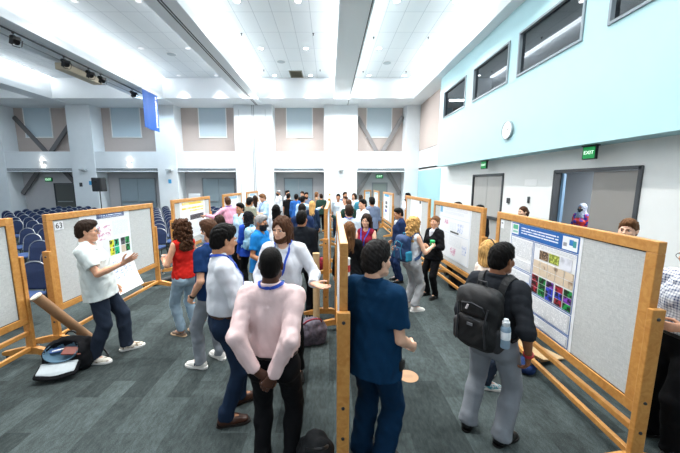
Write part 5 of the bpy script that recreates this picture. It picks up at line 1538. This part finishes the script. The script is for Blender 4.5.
def hand_pt(i, s, f=.075, n=.04):
    _, E, W, a = i['arms'][s]; d = unit(a.get('d', W-E)); nn = np.array(a.get('n', (-s,0,0)), float); nn = unit(nn-d*(nn@d))
    return W+d*f+nn*n

def worn_backpack(i, label, body, accent, half=(.155,.085,.235), z=.27, zipm=None, bottle=None, sagx=0, group='worn backpacks'):
    r = i['root']; T = i['T']; sc = i['sc']
    t = empty('backpack', r.location); t.rotation_euler = r.rotation_euler; tag(t, label, 'backpack', group)
    zipm = zipm or mat('zip_grey', '#3c3f45', .5)
    def put(n, S, m, par=t):
        v, f = S.mesh(); return mesh_obj(n, v*sc, f, m, par, None, True)
    c = T(sagx, .215, z); R = i['Rs'] @ Rx(-4)
    lo, hi = c-.42, c+.42
    S = SDF(lo, hi, .0095)
    S.rbox(c, half, .075, R, k=0); S.ell(c+R @ np.array([0,.02,half[2]*.55]), (half[0]*.93, half[1]*1.05, half[2]*.5), R, k=.05)
    S.ell(c+R @ np.array([0,.03,-half[2]*.45]), (half[0]*1.02, half[1]*1.1, half[2]*.55), R, k=.05)
    S.noise(.004, waves(5,6,14,36), True); put('body', S, body)
    S = SDF(lo, hi, .0095); S.rbox(c+R @ np.array([0,half[1]*.98,-half[2]*.33]), (half[0]*.74,.045,half[2]*.50), .04, R, k=0); S.noise(.003, waves(7,6,18,40), True); put('front_pocket', S, body)
    S = SDF(lo, hi, .0095); S.rbox(c+R @ np.array([0,half[1]*.90,half[2]*.42]), (half[0]*.62,.038,half[2]*.26), .034, R, k=0); put('top_pocket', S, body)
    for s in (-1,1):
        S = SDF(lo, hi, .0095); S.rbox(c+R @ np.array([s*half[0]*.98,.0,-half[2]*.52]), (.032,half[1]*.8,half[2]*.40), .03, R, k=0); put('side_pocket', S, accent)
    def tb(name, pts, rad, m, par=t):
        mb = MB(); mb.tube([Vector((c+R @ np.array(p))*sc) for p in pts], rad*sc, 7); return mb.build(name, m, par, True)
    for zz, w in ((.62,.62),(.12,.74)):
        hy = half[1]*(1.0 if zz > .5 else .98)+.046
        tb('zip', [(-half[0]*w, hy-.05, half[2]*zz-.10), (-half[0]*w*.8, hy-.015, half[2]*zz-.01), (0, hy-.008, half[2]*zz+.012), (half[0]*w*.8, hy-.015, half[2]*zz-.01), (half[0]*w, hy-.05, half[2]*zz-.10)], .004, zipm)
    for s in (-1,1): tb('trim_strip', [(s*half[0]*.72, half[1]+.018, half[2]*.55), (s*half[0]*.62, half[1]+.05, .0), (s*half[0]*.72, half[1]+.045, -half[2]*.7)], .007, accent)
    tb('handle', [(-.035,-.03,half[2]+.0), (-.03,-.035,half[2]+.045), (.03,-.035,half[2]+.045), (.035,-.03,half[2]+.0)], .009, accent)
    tb('zip_pull', [(.02,half[1]+.05,half[2]*.60),(.03,half[1]+.058,half[2]*.46)], .008, mat('zip_pull_pale', '#b9b2b4', .5))
    m = MB(); q = c+R @ np.array([0,half[1]+.055,-half[2]*.02]); m.box(Vector(q*sc), (.022*sc,.004*sc,.010*sc), Matrix(R.tolist())); m.build('badge', mat('pack_badge', '#6a6d72', .4), t)
    G = i['field']
    for s in (-1,1):
        key = [T(s*.075,.14,.42), T(s*.085,.085,.52), T(s*.098,.02,.56), T(s*.108,-.06,.50), T(s*.125,-.11,.38), T(s*.15,-.10,.22), T(s*.175,.0,.10), T(s*.15,.12,.06)]
        pts = []; nr = []
        for a in range(len(key)-1):
            for u in np.linspace(0, 1, 4)[:-1]:
                p = key[a]*(1-u)+key[a+1]*u
                p, g = snap(G, p, .010); pts.append(p); nr.append(g)
        for _ in range(3): pts = [pts[0]]+[(pts[k-1]+2*pts[k]+pts[k+1])/4 for k in range(1, len(pts)-1)]+[pts[-1]]
        pts = [p+g*.004 for p, g in zip(pts, nr)]
        vs, fs = ribbon(pts, nr, .052, .012); mesh_obj('shoulder_strap', np.array(vs)*sc, fs, body, t)
    if bottle:
        lab, bm, cm = bottle
        q = c+R @ np.array([-half[0]-.050, .03, -half[2]*.62])
        b = empty('water_bottle', i['W'](q)); b.rotation_euler = r.rotation_euler; tag(b, lab, 'bottle')
        Rm = Matrix(R.tolist())
        mb = MB(); mb.lathe([(0,0),(.032,0),(.034,.01),(.034,.15),(.030,.165),(.022,.175)], n=20, R=Rm); mb.build('bottle', bm, b, True)
        mb = MB(); mb.lathe([(.024,.172),(.026,.176),(.026,.205),(.018,.212),(.016,.225),(0,.227)], n=18, R=Rm); mb.build('cap', cm, b, True)
        mb = MB(); mb.lathe([(.0346,.07),(.0346,.13),(.034,.131)], n=20, R=Rm, cap=False); mb.build('band', mat('bottle_band', '#e8eef2', .4), b, True)
    return t

def cup(i, s, label, m, lid=None, hgt=.10):
    p = hand_pt(i, s, .07, .043); b = empty('cup', i['W'](p-np.array([0,0,hgt*.5]))); tag(b, label, 'cup')
    mb = MB(); mb.lathe([(0,0),(.030,0),(.041,hgt),(.039,hgt),(.029,.004),(0,.004)], n=20); mb.build('cup_body', m, b, True)
    if lid:
        mb = MB(); mb.lathe([(.043,hgt-.004),(.043,hgt+.006),(.036,hgt+.016),(0,hgt+.018)], n=20); mb.build('lid', lid, b, True)
    else:
        mb = MB(); mb.lathe([(.038,hgt-.002),(.041,hgt+.003),(.043,hgt),(.041,hgt-.004)], n=20, cap=False); mb.build('rim', m, b, True)
    return b

# --- man in the white polo pointing at the poster (left)
FLORAL = blob_mat('floral_cloth', '#e9e2d4', '#7c6a48', 26, .46, .6)
p1 = person(-2.82, 3.62, 108, 'man in white polo and glasses, gesturing towards the poster on board 63', 1.76, h=.0095, skin='light', hair=('short','dark',.020),
    pose=dict(lean=-8, hyaw=14, hpitch=11, RA=dict(w=(-.18,-.31,1.24), e=(-.3,.4,-1), h='open', d=(-.02,-.75,.42), n=(.75,0,.65)), LA=dict(w=(.2,-.06,.90)), LF=(.13,-.17,18), RF=(-.10,.12,-12)),
    top=dict(m=POLO, sleeve='short', collar=True, hem=-.12, loose=.010, sw=.006), bottom=dict(m=SLATE, o=.020, flare=.004), shoes=dict(kind='sneaker', m=FLORAL, sole=mat('sole_white', '#efeeea', .6)), extras=[('glasses',)])
# --- woman in red
p2 = person(-2.06, 4.22, -118, 'woman in sleeveless red top with long wavy brown hair, holding a cup', 1.69, True, h=.0095, skin='light', hair=('curly','brown',.014),
    pose=dict(hpitch=4, hyaw=0, LA=dict(w=(.13,-.27,1.13), e=(.7,.7,-.8), h='hold', d=(-.15,-.7,.55), n=(-.8,-.1,-.2)), RA=dict(w=(-.10,-.27,1.10), e=(-.7,.7,-.6), h='hold'), LF=(.08,-.05,8), RF=(-.09,.05,-8)),
    top=dict(m=RED, sleeve='none', hem=-.02), bottom=dict(m=JEAN, o=.012, len=.10), shoes=dict(kind='flat', m=mat('flat_taupe', '#6d5a4c', .5), sole=mat('sole_tan', '#b59a7c', .6)))
cup(p2, 1, 'white paper cup held by the woman in red', mat('cup_white', '#ecebe6', .5))
# --- man in navy polo with a mask
p3 = person(-1.37, 3.46, -112, 'man in navy polo and white mask, grey trousers, hand in his pocket', 1.77, h=.0095, skin='light', hair=('short','brown',.022),
    pose=dict(hyaw=-4, hpitch=4, LA=dict(w=(.23,-.08,.93), e=(.5,1,-.2), h='relaxed', n=(-1,0,0)), RA=dict(w=(-.23,-.1,.92)), LF=(.12,-.13,10), RF=(-.12,-.05,-12)),
    top=dict(m=NAVYP, sleeve='short', collar=True, hem=-.05, loose=.008), bottom=dict(m=GREYT, o=.012), shoes=dict(SHW, letter=mat('letter_navy', '#1a2a4a', .5)), extras=[('mask', MASKW), ('lanyard',), ('watch', 1, mat('strap_black', '#121214', .5))])
# --- man in white dress shirt
p4 = person(-.95, 2.66, 118, 'man in white dress shirt with blue lanyard, navy trousers and brown shoes', 1.83, h=.009, skin='olive', hair=('short','black',.020),
    pose=dict(hyaw=14, hpitch=10, RA=dict(w=(-.16,-.30,1.10), e=(-.6,.8,-.6), h='hold'), LA=dict(w=(.16,-.28,1.12), e=(.6,.8,-.6), h='hold'), LF=(.10,-.10,6), RF=(-.12,.06,-14)),
    top=dict(m=WHS, tuck=True, collar=True, loose=.004), bottom=dict(m=NAVYT, o=.013, belt=BELTBR), shoes=SHBR, extras=[('lanyard',)])
# --- man in pale pink shirt from behind, hands clasped
p5 = person(-.405, 2.08, 176, 'man seen from behind in pale pink shirt, hands clasped behind his back', 1.755, h=.0085, skin='dark', hair=('buzz','black',.007),
    pose=dict(hyaw=2, hpitch=4, fat=1.0, LA=dict(w=(.075,.205,.965), e=(.45,.9,0), d=(-.8,.05,-.5), n=(0,-1,-.1), h='hold'), RA=dict(w=(-.055,.24,.955), e=(-.45,.9,0), d=(.5,.02,-.85), n=(.2,-1,.1), h='relaxed'), LF=(.11,0,10), RF=(-.11,0,-10)),
    top=dict(m=PINK, tuck=True, collar=True, pleat=True, loose=.004, wr=.0050), bottom=dict(m=BLACK, o=.013, belt=BELT), shoes=SHB, extras=[('lanyard',)])
# --- bearded man facing the camera
p6 = person(-.50, 3.30, -8, 'bearded man with long brown hair, white shirt and lanyard, left palm held out', 1.83, h=.0085, skin='fair', hair=('medium','brown',.016), beard=('full','brown'),
    pose=dict(hyaw=-18, hpitch=6, twist=4, LA=dict(w=(.36,-.24,1.13), e=(.5,.7,-.9), h='open', d=(.85,-.45,-.05), n=(.05,-.25,1)), RA=dict(w=(-.20,-.22,.98), e=(-.7,.7,-.5)), LF=(.14,.0,20), RF=(-.12,.05,-15)),
    top=dict(m=WHS, tuck=True, collar=True, placket=True), bottom=dict(m=BLACK, o=.013, belt=BELT), shoes=SHB, extras=[('lanyard','badge')])
# --- dark suits seen from behind
person(-.44, 4.87, 172, 'man in black suit jacket seen from behind, right of the bearded man', 1.75, h=.0105, skin='tan', hair=('short','black',.020), pose=dict(hyaw=-10), top=dict(m=SUITB, hem=-.14, loose=.016, collar=True, o=.018), bottom=dict(m=BLACK, o=.015), shoes=SHB)
person(-.58, 6.6, 178, 'man in navy blazer with lanyard, standing beyond the black suit jacket', 1.75, h=.012, skin='tan', hair=('short','black',.014), pose=dict(hyaw=4), top=dict(m=SUITN, hem=-.14, loose=.016, collar=True, o=.018), bottom=dict(m=SUITN, o=.015), shoes=SHB, extras=[('lanyard',)])
# --- grey-haired man in bright blue
person(-1.09, 4.8, 76, 'grey haired man in bright blue t-shirt and black face mask', 1.70, h=.0105, skin='tan', hair=('short','grey',.014), pose=dict(hyaw=-4, hpitch=8, RA=dict(w=(-.2,-.2,1.0), e=(-.5,1,-.4))), top=dict(m=BTEE, sleeve='short', hem=-.1, loose=.012), bottom=dict(m=BLACK, o=.016), shoes=SHW, extras=[('mask', MASKB)])
# --- woman with dark hair behind the navy polo, hijab woman with the pale blue backpack
person(-2.0, 5.5, -120, 'woman with straight dark hair in black, behind the man in navy polo', 1.62, True, h=.012, skin='light', hair=('long','dark',.012), top=dict(m=BLACK, hem=-.1), bottom=dict(m=BLACK), shoes=SHB)
ph = person(-1.60, 6.05, -150, 'woman in black hijab and royal blue blouse, wearing a pale blue backpack', 1.64, True, h=.011, skin='olive', hair=None, pose=dict(hyaw=62, hpitch=2), top=dict(m=c_('royal_blue','#2348a8'), hem=-.12, loose=.012), bottom=dict(m=BLACK), shoes=SHB, extras=[('hijab', c_('hijab_black','#17181c'))])
worn_backpack(ph, 'pale blue patterned backpack worn by the woman in the black hijab', blob_mat('pack_tie_dye', '#a7cfe0', '#5b93b5', 14, .4, .65), mat('pack_pale', '#7fb2cf', .7))
# --- pink shirt reaching to the left board
person(-2.82, 8.8, -155, 'man in pink shirt stretching his left arm to the yellow striped poster', 1.80, h=.012, skin='light', hair=('short','brown',.014), pose=dict(tilt=7, LA=dict(w=(.66,-.20,1.25), e=(.2,.4,-1), h='point', d=(.9,-.3,-.1), n=(0,0,-1))), top=dict(m=HPINK, tuck=True, collar=True), bottom=dict(m=NAVYT, belt=BELT), shoes=SHB, extras=[('lanyard',)])
person(-2.12, 7.25, -35, 'dark haired man looking over the shoulder of the pink shirted man', 1.72, h=.013, skin='tan', hair=('short','black',.018), top=dict(m=LBLUE, collar=True), bottom=dict(m=BLACK), shoes=SHB)
person(-2.22, 10.4, -55, 'man in light blue shirt and lanyard reading a sheet in his hands', 1.84, h=.014, skin='light', hair=('short','lightbrown',.020), pose=dict(hpitch=18, RA=dict(w=(-.12,-.30,1.12), e=(-.6,.6,-.6), h='hold'), LA=dict(w=(.12,-.30,1.12), e=(.6,.6,-.6), h='hold')), top=dict(m=LBLUE, sleeve='rolled', collar=True), bottom=dict(m=SLATE), shoes=SHB, extras=[('lanyard',)])
person(-2.42, 9.35, 150, 'man with bushy black hair in a pale olive shirt, seen from behind', 1.74, h=.014, skin='tan', hair=('short','black',.034), top=dict(m=OLIVE, sleeve='short', hem=-.1), bottom=dict(m=JEAN), shoes=SHW)
person(-1.30, 7.5, 172, 'woman with long black hair and white top, seen from behind', 1.66, True, h=.012, skin='tan', hair=('long','black',.016), top=dict(m=WHS, hem=-.1), bottom=dict(m=BLACK), shoes=SHB)
# --- the far crowd, left aisle
person(-2.40, 14.6, -60, 'far man in white shirt with dark mask by the partition column', 1.85, h=.018, skin='tan', hair=('short','grey',.014), top=dict(m=WHS), bottom=dict(m=SLATE), shoes=SHB, extras=[('mask', MASKB)])
person(-2.02, 14.9, 70, 'far man in dark open jacket over white t-shirt, facing right', 1.84, h=.018, skin='light', hair=('short','black',.016), top=dict(m=WHS, hem=-.08), bottom=dict(m=BLACK), shoes=SHB)
person(-1.28, 12.0, 178, 'far man in cobalt blue shirt seen from behind', 1.77, h=.017, skin='tan', hair=('short','black',.016), top=dict(m=c_('cobalt','#2a5ea6')), bottom=dict(m=BLACK), shoes=SHB)
person(-.90, 10.5, 160, 'man in light blue shirt reaching his right arm to the centre boards', 1.75, h=.014, skin='tan', hair=('short','black',.018), pose=dict(RA=dict(w=(-.52,-.28,1.34), e=(-.2,.4,-1), h='point', n=(0,0,-1))), top=dict(m=LBLUE, collar=True, tuck=True), bottom=dict(m=BLACK), shoes=SHB)
person(-1.24, 14.2, -20, 'far dark haired person in black between the cobalt shirt and the far wall', 1.82, h=.018, skin='light', hair=('short','dark',.016), top=dict(m=BLACK), bottom=dict(m=BLACK), shoes=SHB)
person(-.98, 13.2, 20, 'far bearded man in grey shirt facing the camera near the far wall', 1.80, h=.018, skin='tan', hair=('short','black',.014), beard=('full','black'), top=dict(m=GBLUE), bottom=dict(m=BLACK), shoes=SHB)
person(-.62, 15.6, 80, 'far woman with brown hair in tan jacket, facing the last centre board', 1.74, True, h=.018, skin='light', hair=('long','lightbrown',.014), top=dict(m=c_('tan_jacket','#a8876a')), bottom=dict(m=BLACK), shoes=SHB)
person(-.52, 9.4, 178, 'woman with long blonde hair and dark top, seen from behind, by the centre boards', 1.64, True, h=.014, skin='fair', hair=('long','blonde',.014), top=dict(m=NAVYT, hem=-.12), bottom=dict(m=BLACK), shoes=SHB)
person(-1.72, 13.0, 165, 'far man in black t-shirt with backpack straps, seen from behind', 1.76, h=.018, skin='tan', hair=('short','black',.016), top=dict(m=BLACK, sleeve='short'), bottom=dict(m=BLACK), shoes=SHB)
person(-.35, 13.6, -165, 'far person in dark green jacket by the last centre board', 1.72, h=.018, skin='light', hair=('short','dark',.016), top=dict(m=DGREEN), bottom=dict(m=BLACK), shoes=SHB)
person(-2.95, 12.2, -160, 'far person in white top reading the third left board', 1.70, True, h=.018, skin='light', hair=('long','dark',.014), top=dict(m=WHS), bottom=dict(m=BLACK), shoes=SHB)
# --- right aisle
person(.36, 12.0, -5, 'far black haired man in pale blue shirt facing the camera, right of the centre boards', 1.77, h=.017, skin='tan', hair=('short','black',.016), top=dict(m=PALEB, sleeve='rolled'), bottom=dict(m=NAVYT), shoes=SHB)
person(.70, 13.4, 30, 'far man in a cap of dark hair and grey top, near the centre column', 1.80, h=.018, skin='tan', hair=('short','dark',.018), top=dict(m=GBLUE), bottom=dict(m=BLACK), shoes=SHB)
person(.56, 10.6, -40, 'man in white shirt talking beside the third centre board', 1.74, h=.016, skin='light', hair=('short','brown',.016), top=dict(m=WHS), bottom=dict(m=SLATE), shoes=SHB)
person(.58, 9.0, 200, 'man in dark green sleeves stretching his left arm to the centre board', 1.71, h=.014, skin='light', hair=('short','brown',.018), pose=dict(LA=dict(w=(.46,-.2,1.26), e=(.2,.4,-1), h='point', n=(0,0,-1))), top=dict(m=DGREEN, hem=-.1), bottom=dict(m=JEAN), shoes=SHW)
person(1.06, 13.0, -30, 'far woman with dark hair in white blouse, before the far single door', 1.76, True, h=.018, skin='light', hair=('long','dark',.014), top=dict(m=WHS), bottom=dict(m=BLACK), shoes=SHB)
person(1.22, 11.8, 190, 'far dark haired man in teal shirt with his back turned', 1.74, h=.018, skin='tan', hair=('short','dark',.018), top=dict(m=c_('teal_shirt','#3a7f95')), bottom=dict(m=BLACK), shoes=SHB)
person(.40, 6.05, 184, 'man in pale grey shirt seen from behind, right of the centre boards', 1.76, h=.0105, skin='light', hair=('short','dark',.020), pose=dict(fat=1.05), top=dict(m=PALEB, hem=-.1, loose=.012, collar=True), bottom=dict(m=SLATE), shoes=SHB, extras=[('lanyard',)])
person(.88, 8.0, -62, 'dark haired man in white shirt looking left, behind the maroon dress', 1.77, h=.013, skin='light', hair=('short','black',.018), top=dict(m=WHS, collar=True), bottom=dict(m=BLACK), shoes=SHB)
person(1.28, 9.1, 192, 'man in grey blue shirt with dark bushy hair, seen from behind', 1.77, h=.013, skin='tan', hair=('short','black',.024), top=dict(m=GBLUE, sleeve='rolled', hem=-.1), bottom=dict(m=BLACK), shoes=SHB)
person(.30, 4.5, 176, 'woman with long straight brown hair and black top, seen from behind', 1.62, True, h=.010, skin='light', hair=('long','lightbrown',.014), pose=dict(hyaw=-8), top=dict(m=BLACK, hem=-.1), bottom=dict(m=BLACK), shoes=SHB)
pm = person(.66, 5.35, -32, 'smiling woman in sleeveless maroon dress with name badge and dark hair', 1.66, True, h=.0095, skin='fair', hair=('long','dark',.012), pose=dict(hyaw=6, hpitch=6, RA=dict(w=(-.12,-.28,1.02), e=(-.7,.7,-.5), h='hold'), LA=dict(w=(.12,-.28,1.04), e=(.7,.7,-.5), h='hold')), top=dict(m=MAROON, sleeve='none', hem=-.02), bottom=dict(m=MAROON, skirt=True, name='skirt'), shoes=SHB, extras=[('lanyard','badge')])
person(1.58, 6.65, -84, 'man in navy suit facing left, hand in pocket, beside the third right board', 1.66, h=.0105, skin='tan', hair=('short','black',.016), pose=dict(lean=4, hpitch=8, RA=dict(w=(-.22,-.12,.95)), LA=dict(w=(.23,-.14,.92))), top=dict(m=SUITN, hem=-.13, loose=.014, collar=True, o=.018), bottom=dict(m=SUITN, o=.014), shoes=SHB, extras=[('lapel', WHS)])
person(2.75, 10.7, -60, 'man in white shirt standing at the far end of the third right board', 1.85, h=.016, skin='tan', hair=('short','black',.014), beard=('full','black'), top=dict(m=WHS), bottom=dict(m=BLACK), shoes=SHB)
# --- curly blonde woman with backpack, woman with green cup
pc = person(1.44, 5.12, 112, 'woman with curly blonde hair, white sleeveless top and navy backpack', 1.62, True, h=.0095, skin='fair', hair=('curly','blonde',.020), pose=dict(hyaw=10, RA=dict(w=(-.15,-.32,1.22), e=(-.5,.6,-.9), h='hold', d=(.3,-.8,.2), n=(.8,.1,-.1)), LA=dict(w=(.2,-.12,.95))), top=dict(m=WHS, sleeve='none', hem=-.03), bottom=dict(m=GREYL, o=.016, len=.13, flare=.004), shoes=SHW)
worn_backpack(pc, 'navy and teal backpack worn by the curly blonde woman', mat('pack_navy', '#1d3a63', .75, var=.15, scale=25), mat('pack_teal', '#1f86a8', .7), zipm=mat('zip_teal', '#2aa0bd', .5))
pg = person(2.0, 5.72, -62, 'woman in black jacket and white blouse facing the curly blonde woman', 1.58, True, h=.0095, skin='light', hair=('bun','lightbrown',.012), pose=dict(hyaw=10, LA=dict(w=(.12,-.27,1.13), e=(.7,.6,-.7), h='hold', d=(-.2,-.8,.35), n=(-.7,0,.2)), RA=dict(w=(-.16,-.2,1.0), e=(-.6,.7,-.5))), top=dict(m=BLACK, hem=-.08, o=.018), bottom=dict(m=BLACK, o=.012), shoes=SHB, extras=[('lapel', WHS)])
cup(pc, -1, 'bright green cup held out by the curly blonde woman', mat('cup_green', '#1fa45c', .4), mat('lid_green', '#2fbf70', .4), .13)
# --- man in navy scrubs at the centre
ps = person(.335, 2.14, 138, 'man in navy scrubs seen from behind beside the nearest centre board', 1.775, h=.0085, skin='fair', hair=('short','darkgrey',.026),
    pose=dict(hyaw=-14, hpitch=3, fat=1.0, RA=dict(w=(-.20,-.20,.97), e=(-.3,1,-.4), h='hold'), LA=dict(w=(.18,-.22,.98), e=(.2,1,-.4), h='hold'), LF=(.10,0,8), RF=(-.10,0,-8)),
    top=dict(m=SCRUB, sleeve='short', collar=True, hem=-.12, loose=.012, sw=.010), bottom=dict(m=SCRUB2, o=.026, flare=.012), shoes=SHB, extras=[('pouch', -1)])
# --- man with black backpack at the big poster
pb = person(1.38, 2.40, 127, 'man in charcoal shirt and grey trousers wearing a black backpack, reading the poster', 1.715, h=.0085, skin='brown', hair=('short','black',.019),
    pose=dict(hyaw=-14, hpitch=6, RA=dict(w=(-.27,.0,.90), e=(-.5,1,.0), h='relaxed', sleeve='rolled', d=(.05,-.25,-.95), n=(1,0,0)), LA=dict(w=(.25,-.04,.9)), LF=(.15,.04,14), RF=(-.12,-.02,-14)),
    top=dict(m=CHARC, tuck=True, sleeve='rolled', collar=True, sw=.004), bottom=dict(m=GREYT, o=.018, flare=.008, belt=BELTBR), shoes=dict(kind='boot', m=mat('shoe_black', '#0f0f10', .3), sole=mat('sole_black', '#0a0a0a', .6)), extras=[('watch', -1, mat('strap_red', '#b8323a', .5), .033)])
worn_backpack(pb, 'large black backpack with pockets worn by the man in the charcoal shirt', mat('pack_black', '#131416', .7, var=.2, scale=20, bump=.1, bscale=120), mat('pack_dark_grey', '#26282c', .7), half=(.165,.095,.25), z=.24, sagx=.03,
    bottle=('pale blue water bottle in the side pocket of the black backpack', mat('bottle_blue', '#8fa9bd', .25), mat('bottle_cap', '#dfe6ea', .4)))
pw = person(1.70, 3.12, 95, 'blonde woman in pale top and patterned sneakers, hidden behind the backpack man', 1.60, True, h=.010, skin='fair', hair=('bob','blonde',.014), pose=dict(hyaw=4, hpitch=-4, RF=(-.10,.03,-15), LF=(.11,-.06,10)), top=dict(m=CREAM, hem=-.08), bottom=dict(m=SLATE, o=.012), shoes=dict(kind='sneaker', m=blob_mat('sneaker_multi', '#d9dde0', '#4aa3b0', 40, .48, .56), sole=mat('sole_white', '#efeeea', .6)), extras=[('headband', BLACKP())])
# --- people behind the right boards and in the corridor
person(4.30, 6.75, -80, 'woman with brown hair whose forehead shows over the big right board', 1.68, True, h=.012, skin='fair', hair=('pony','brown',.014), top=dict(m=GBLUE), bottom=dict(m=BLACK), shoes=SHB)
person(3.55, 3.58, -60, 'man with curly light brown hair whose eyes show over the big right board', 1.765, h=.0095, skin='fair', hair=('short','lightbrown',.022), top=dict(m=PALEB, collar=True), bottom=dict(m=SLATE), shoes=SHB)
CHK = None
def check_mat():
    m, nt, b = new_mat('cloth_gingham'); N = nt.nodes; L = nt.links
    tc = N.new('ShaderNodeTexCoord'); sx = N.new('ShaderNodeSeparateXYZ'); L.new(tc.outputs['Object'], sx.inputs[0]); acc = None
    for ax in 'XYZ':
        a = N.new('ShaderNodeMath'); a.operation = 'DIVIDE'; a.inputs[1].default_value = .022; L.new(sx.outputs[ax], a.inputs[0])
        f = N.new('ShaderNodeMath'); f.operation = 'FRACT'; L.new(a.outputs[0], f.inputs[0])
        g = N.new('ShaderNodeMath'); g.operation = 'LESS_THAN'; g.inputs[1].default_value = .42; L.new(f.outputs[0], g.inputs[0])
        if acc is None: acc = g
        else:
            s = N.new('ShaderNodeMath'); s.operation = 'ADD'; L.new(acc.outputs[0], s.inputs[0]); L.new(g.outputs[0], s.inputs[1]); acc = s
    r = N.new('ShaderNodeValToRGB'); dv = N.new('ShaderNodeMath'); dv.operation = 'DIVIDE'; dv.inputs[1].default_value = 3; L.new(acc.outputs[0], dv.inputs[0]); L.new(dv.outputs[0], r.inputs[0])
    r.color_ramp.elements[0].color = hexc('#eef0f4'); r.color_ramp.elements[1].color = hexc('#2b3f6e'); L.new(r.outputs[0], b.inputs['Base Color']); b.inputs['Roughness'].default_value = .85; return m
person(2.84, 2.28, -88, 'man in blue checked shirt and black trousers at the right edge', 1.78, h=.009, skin='light', hair=('short','black',.018), pose=dict(hpitch=8, LA=dict(w=(.16,-.22,1.12), e=(.7,.8,-.4), h='hold'), RA=dict(w=(-.16,-.22,1.1), e=(-.7,.8,-.4), h='hold'), LF=(.12,-.06,10), RF=(-.12,.06,-12)), top=dict(m=check_mat(), sleeve='rolled', collar=True, tuck=True), bottom=dict(m=BLACK, o=.03, flare=.016, belt=BELT), shoes=SHB, extras=[('glasses',)])
person(6.65, 8.0, -75, 'person with grey headscarf, black mask and colourful top in the open doorway', 1.66, True, h=.012, skin='brown', hair=None, top=dict(m=blob_mat('print_top', '#c2322a', '#2b2f8e', 13, .48, .56), hem=-.12), bottom=dict(m=BLACK), shoes=SHB, extras=[('hijab', c_('scarf_grey','#8d93a0')), ('mask', MASKB)])
person(3.42, 6.9, -70, 'dark haired man whose hair shows over the near end of the pale diagram board', 1.70, h=.014, skin='tan', hair=('short','black',.016), top=dict(m=SUITB), bottom=dict(m=BLACK), shoes=SHB)
person(2.98, 7.05, -75, 'person whose dark hair just shows over the middle of the pale diagram board', 1.755, h=.014, skin='tan', hair=('short','dark',.016), top=dict(m=NAVYT), bottom=dict(m=BLACK), shoes=SHB)
person(2.98, 4.45, -70, 'person hidden behind the big right board, one hand resting at its end', 1.55, h=.011, skin='light', hair=('short','dark',.014), pose=dict(RA=dict(w=(-.16,-.40,1.36), e=(-.6,.3,-1), h='grip', n=(1,0,0))), top=dict(m=SUITB), bottom=dict(m=BLACK), shoes=SHB)
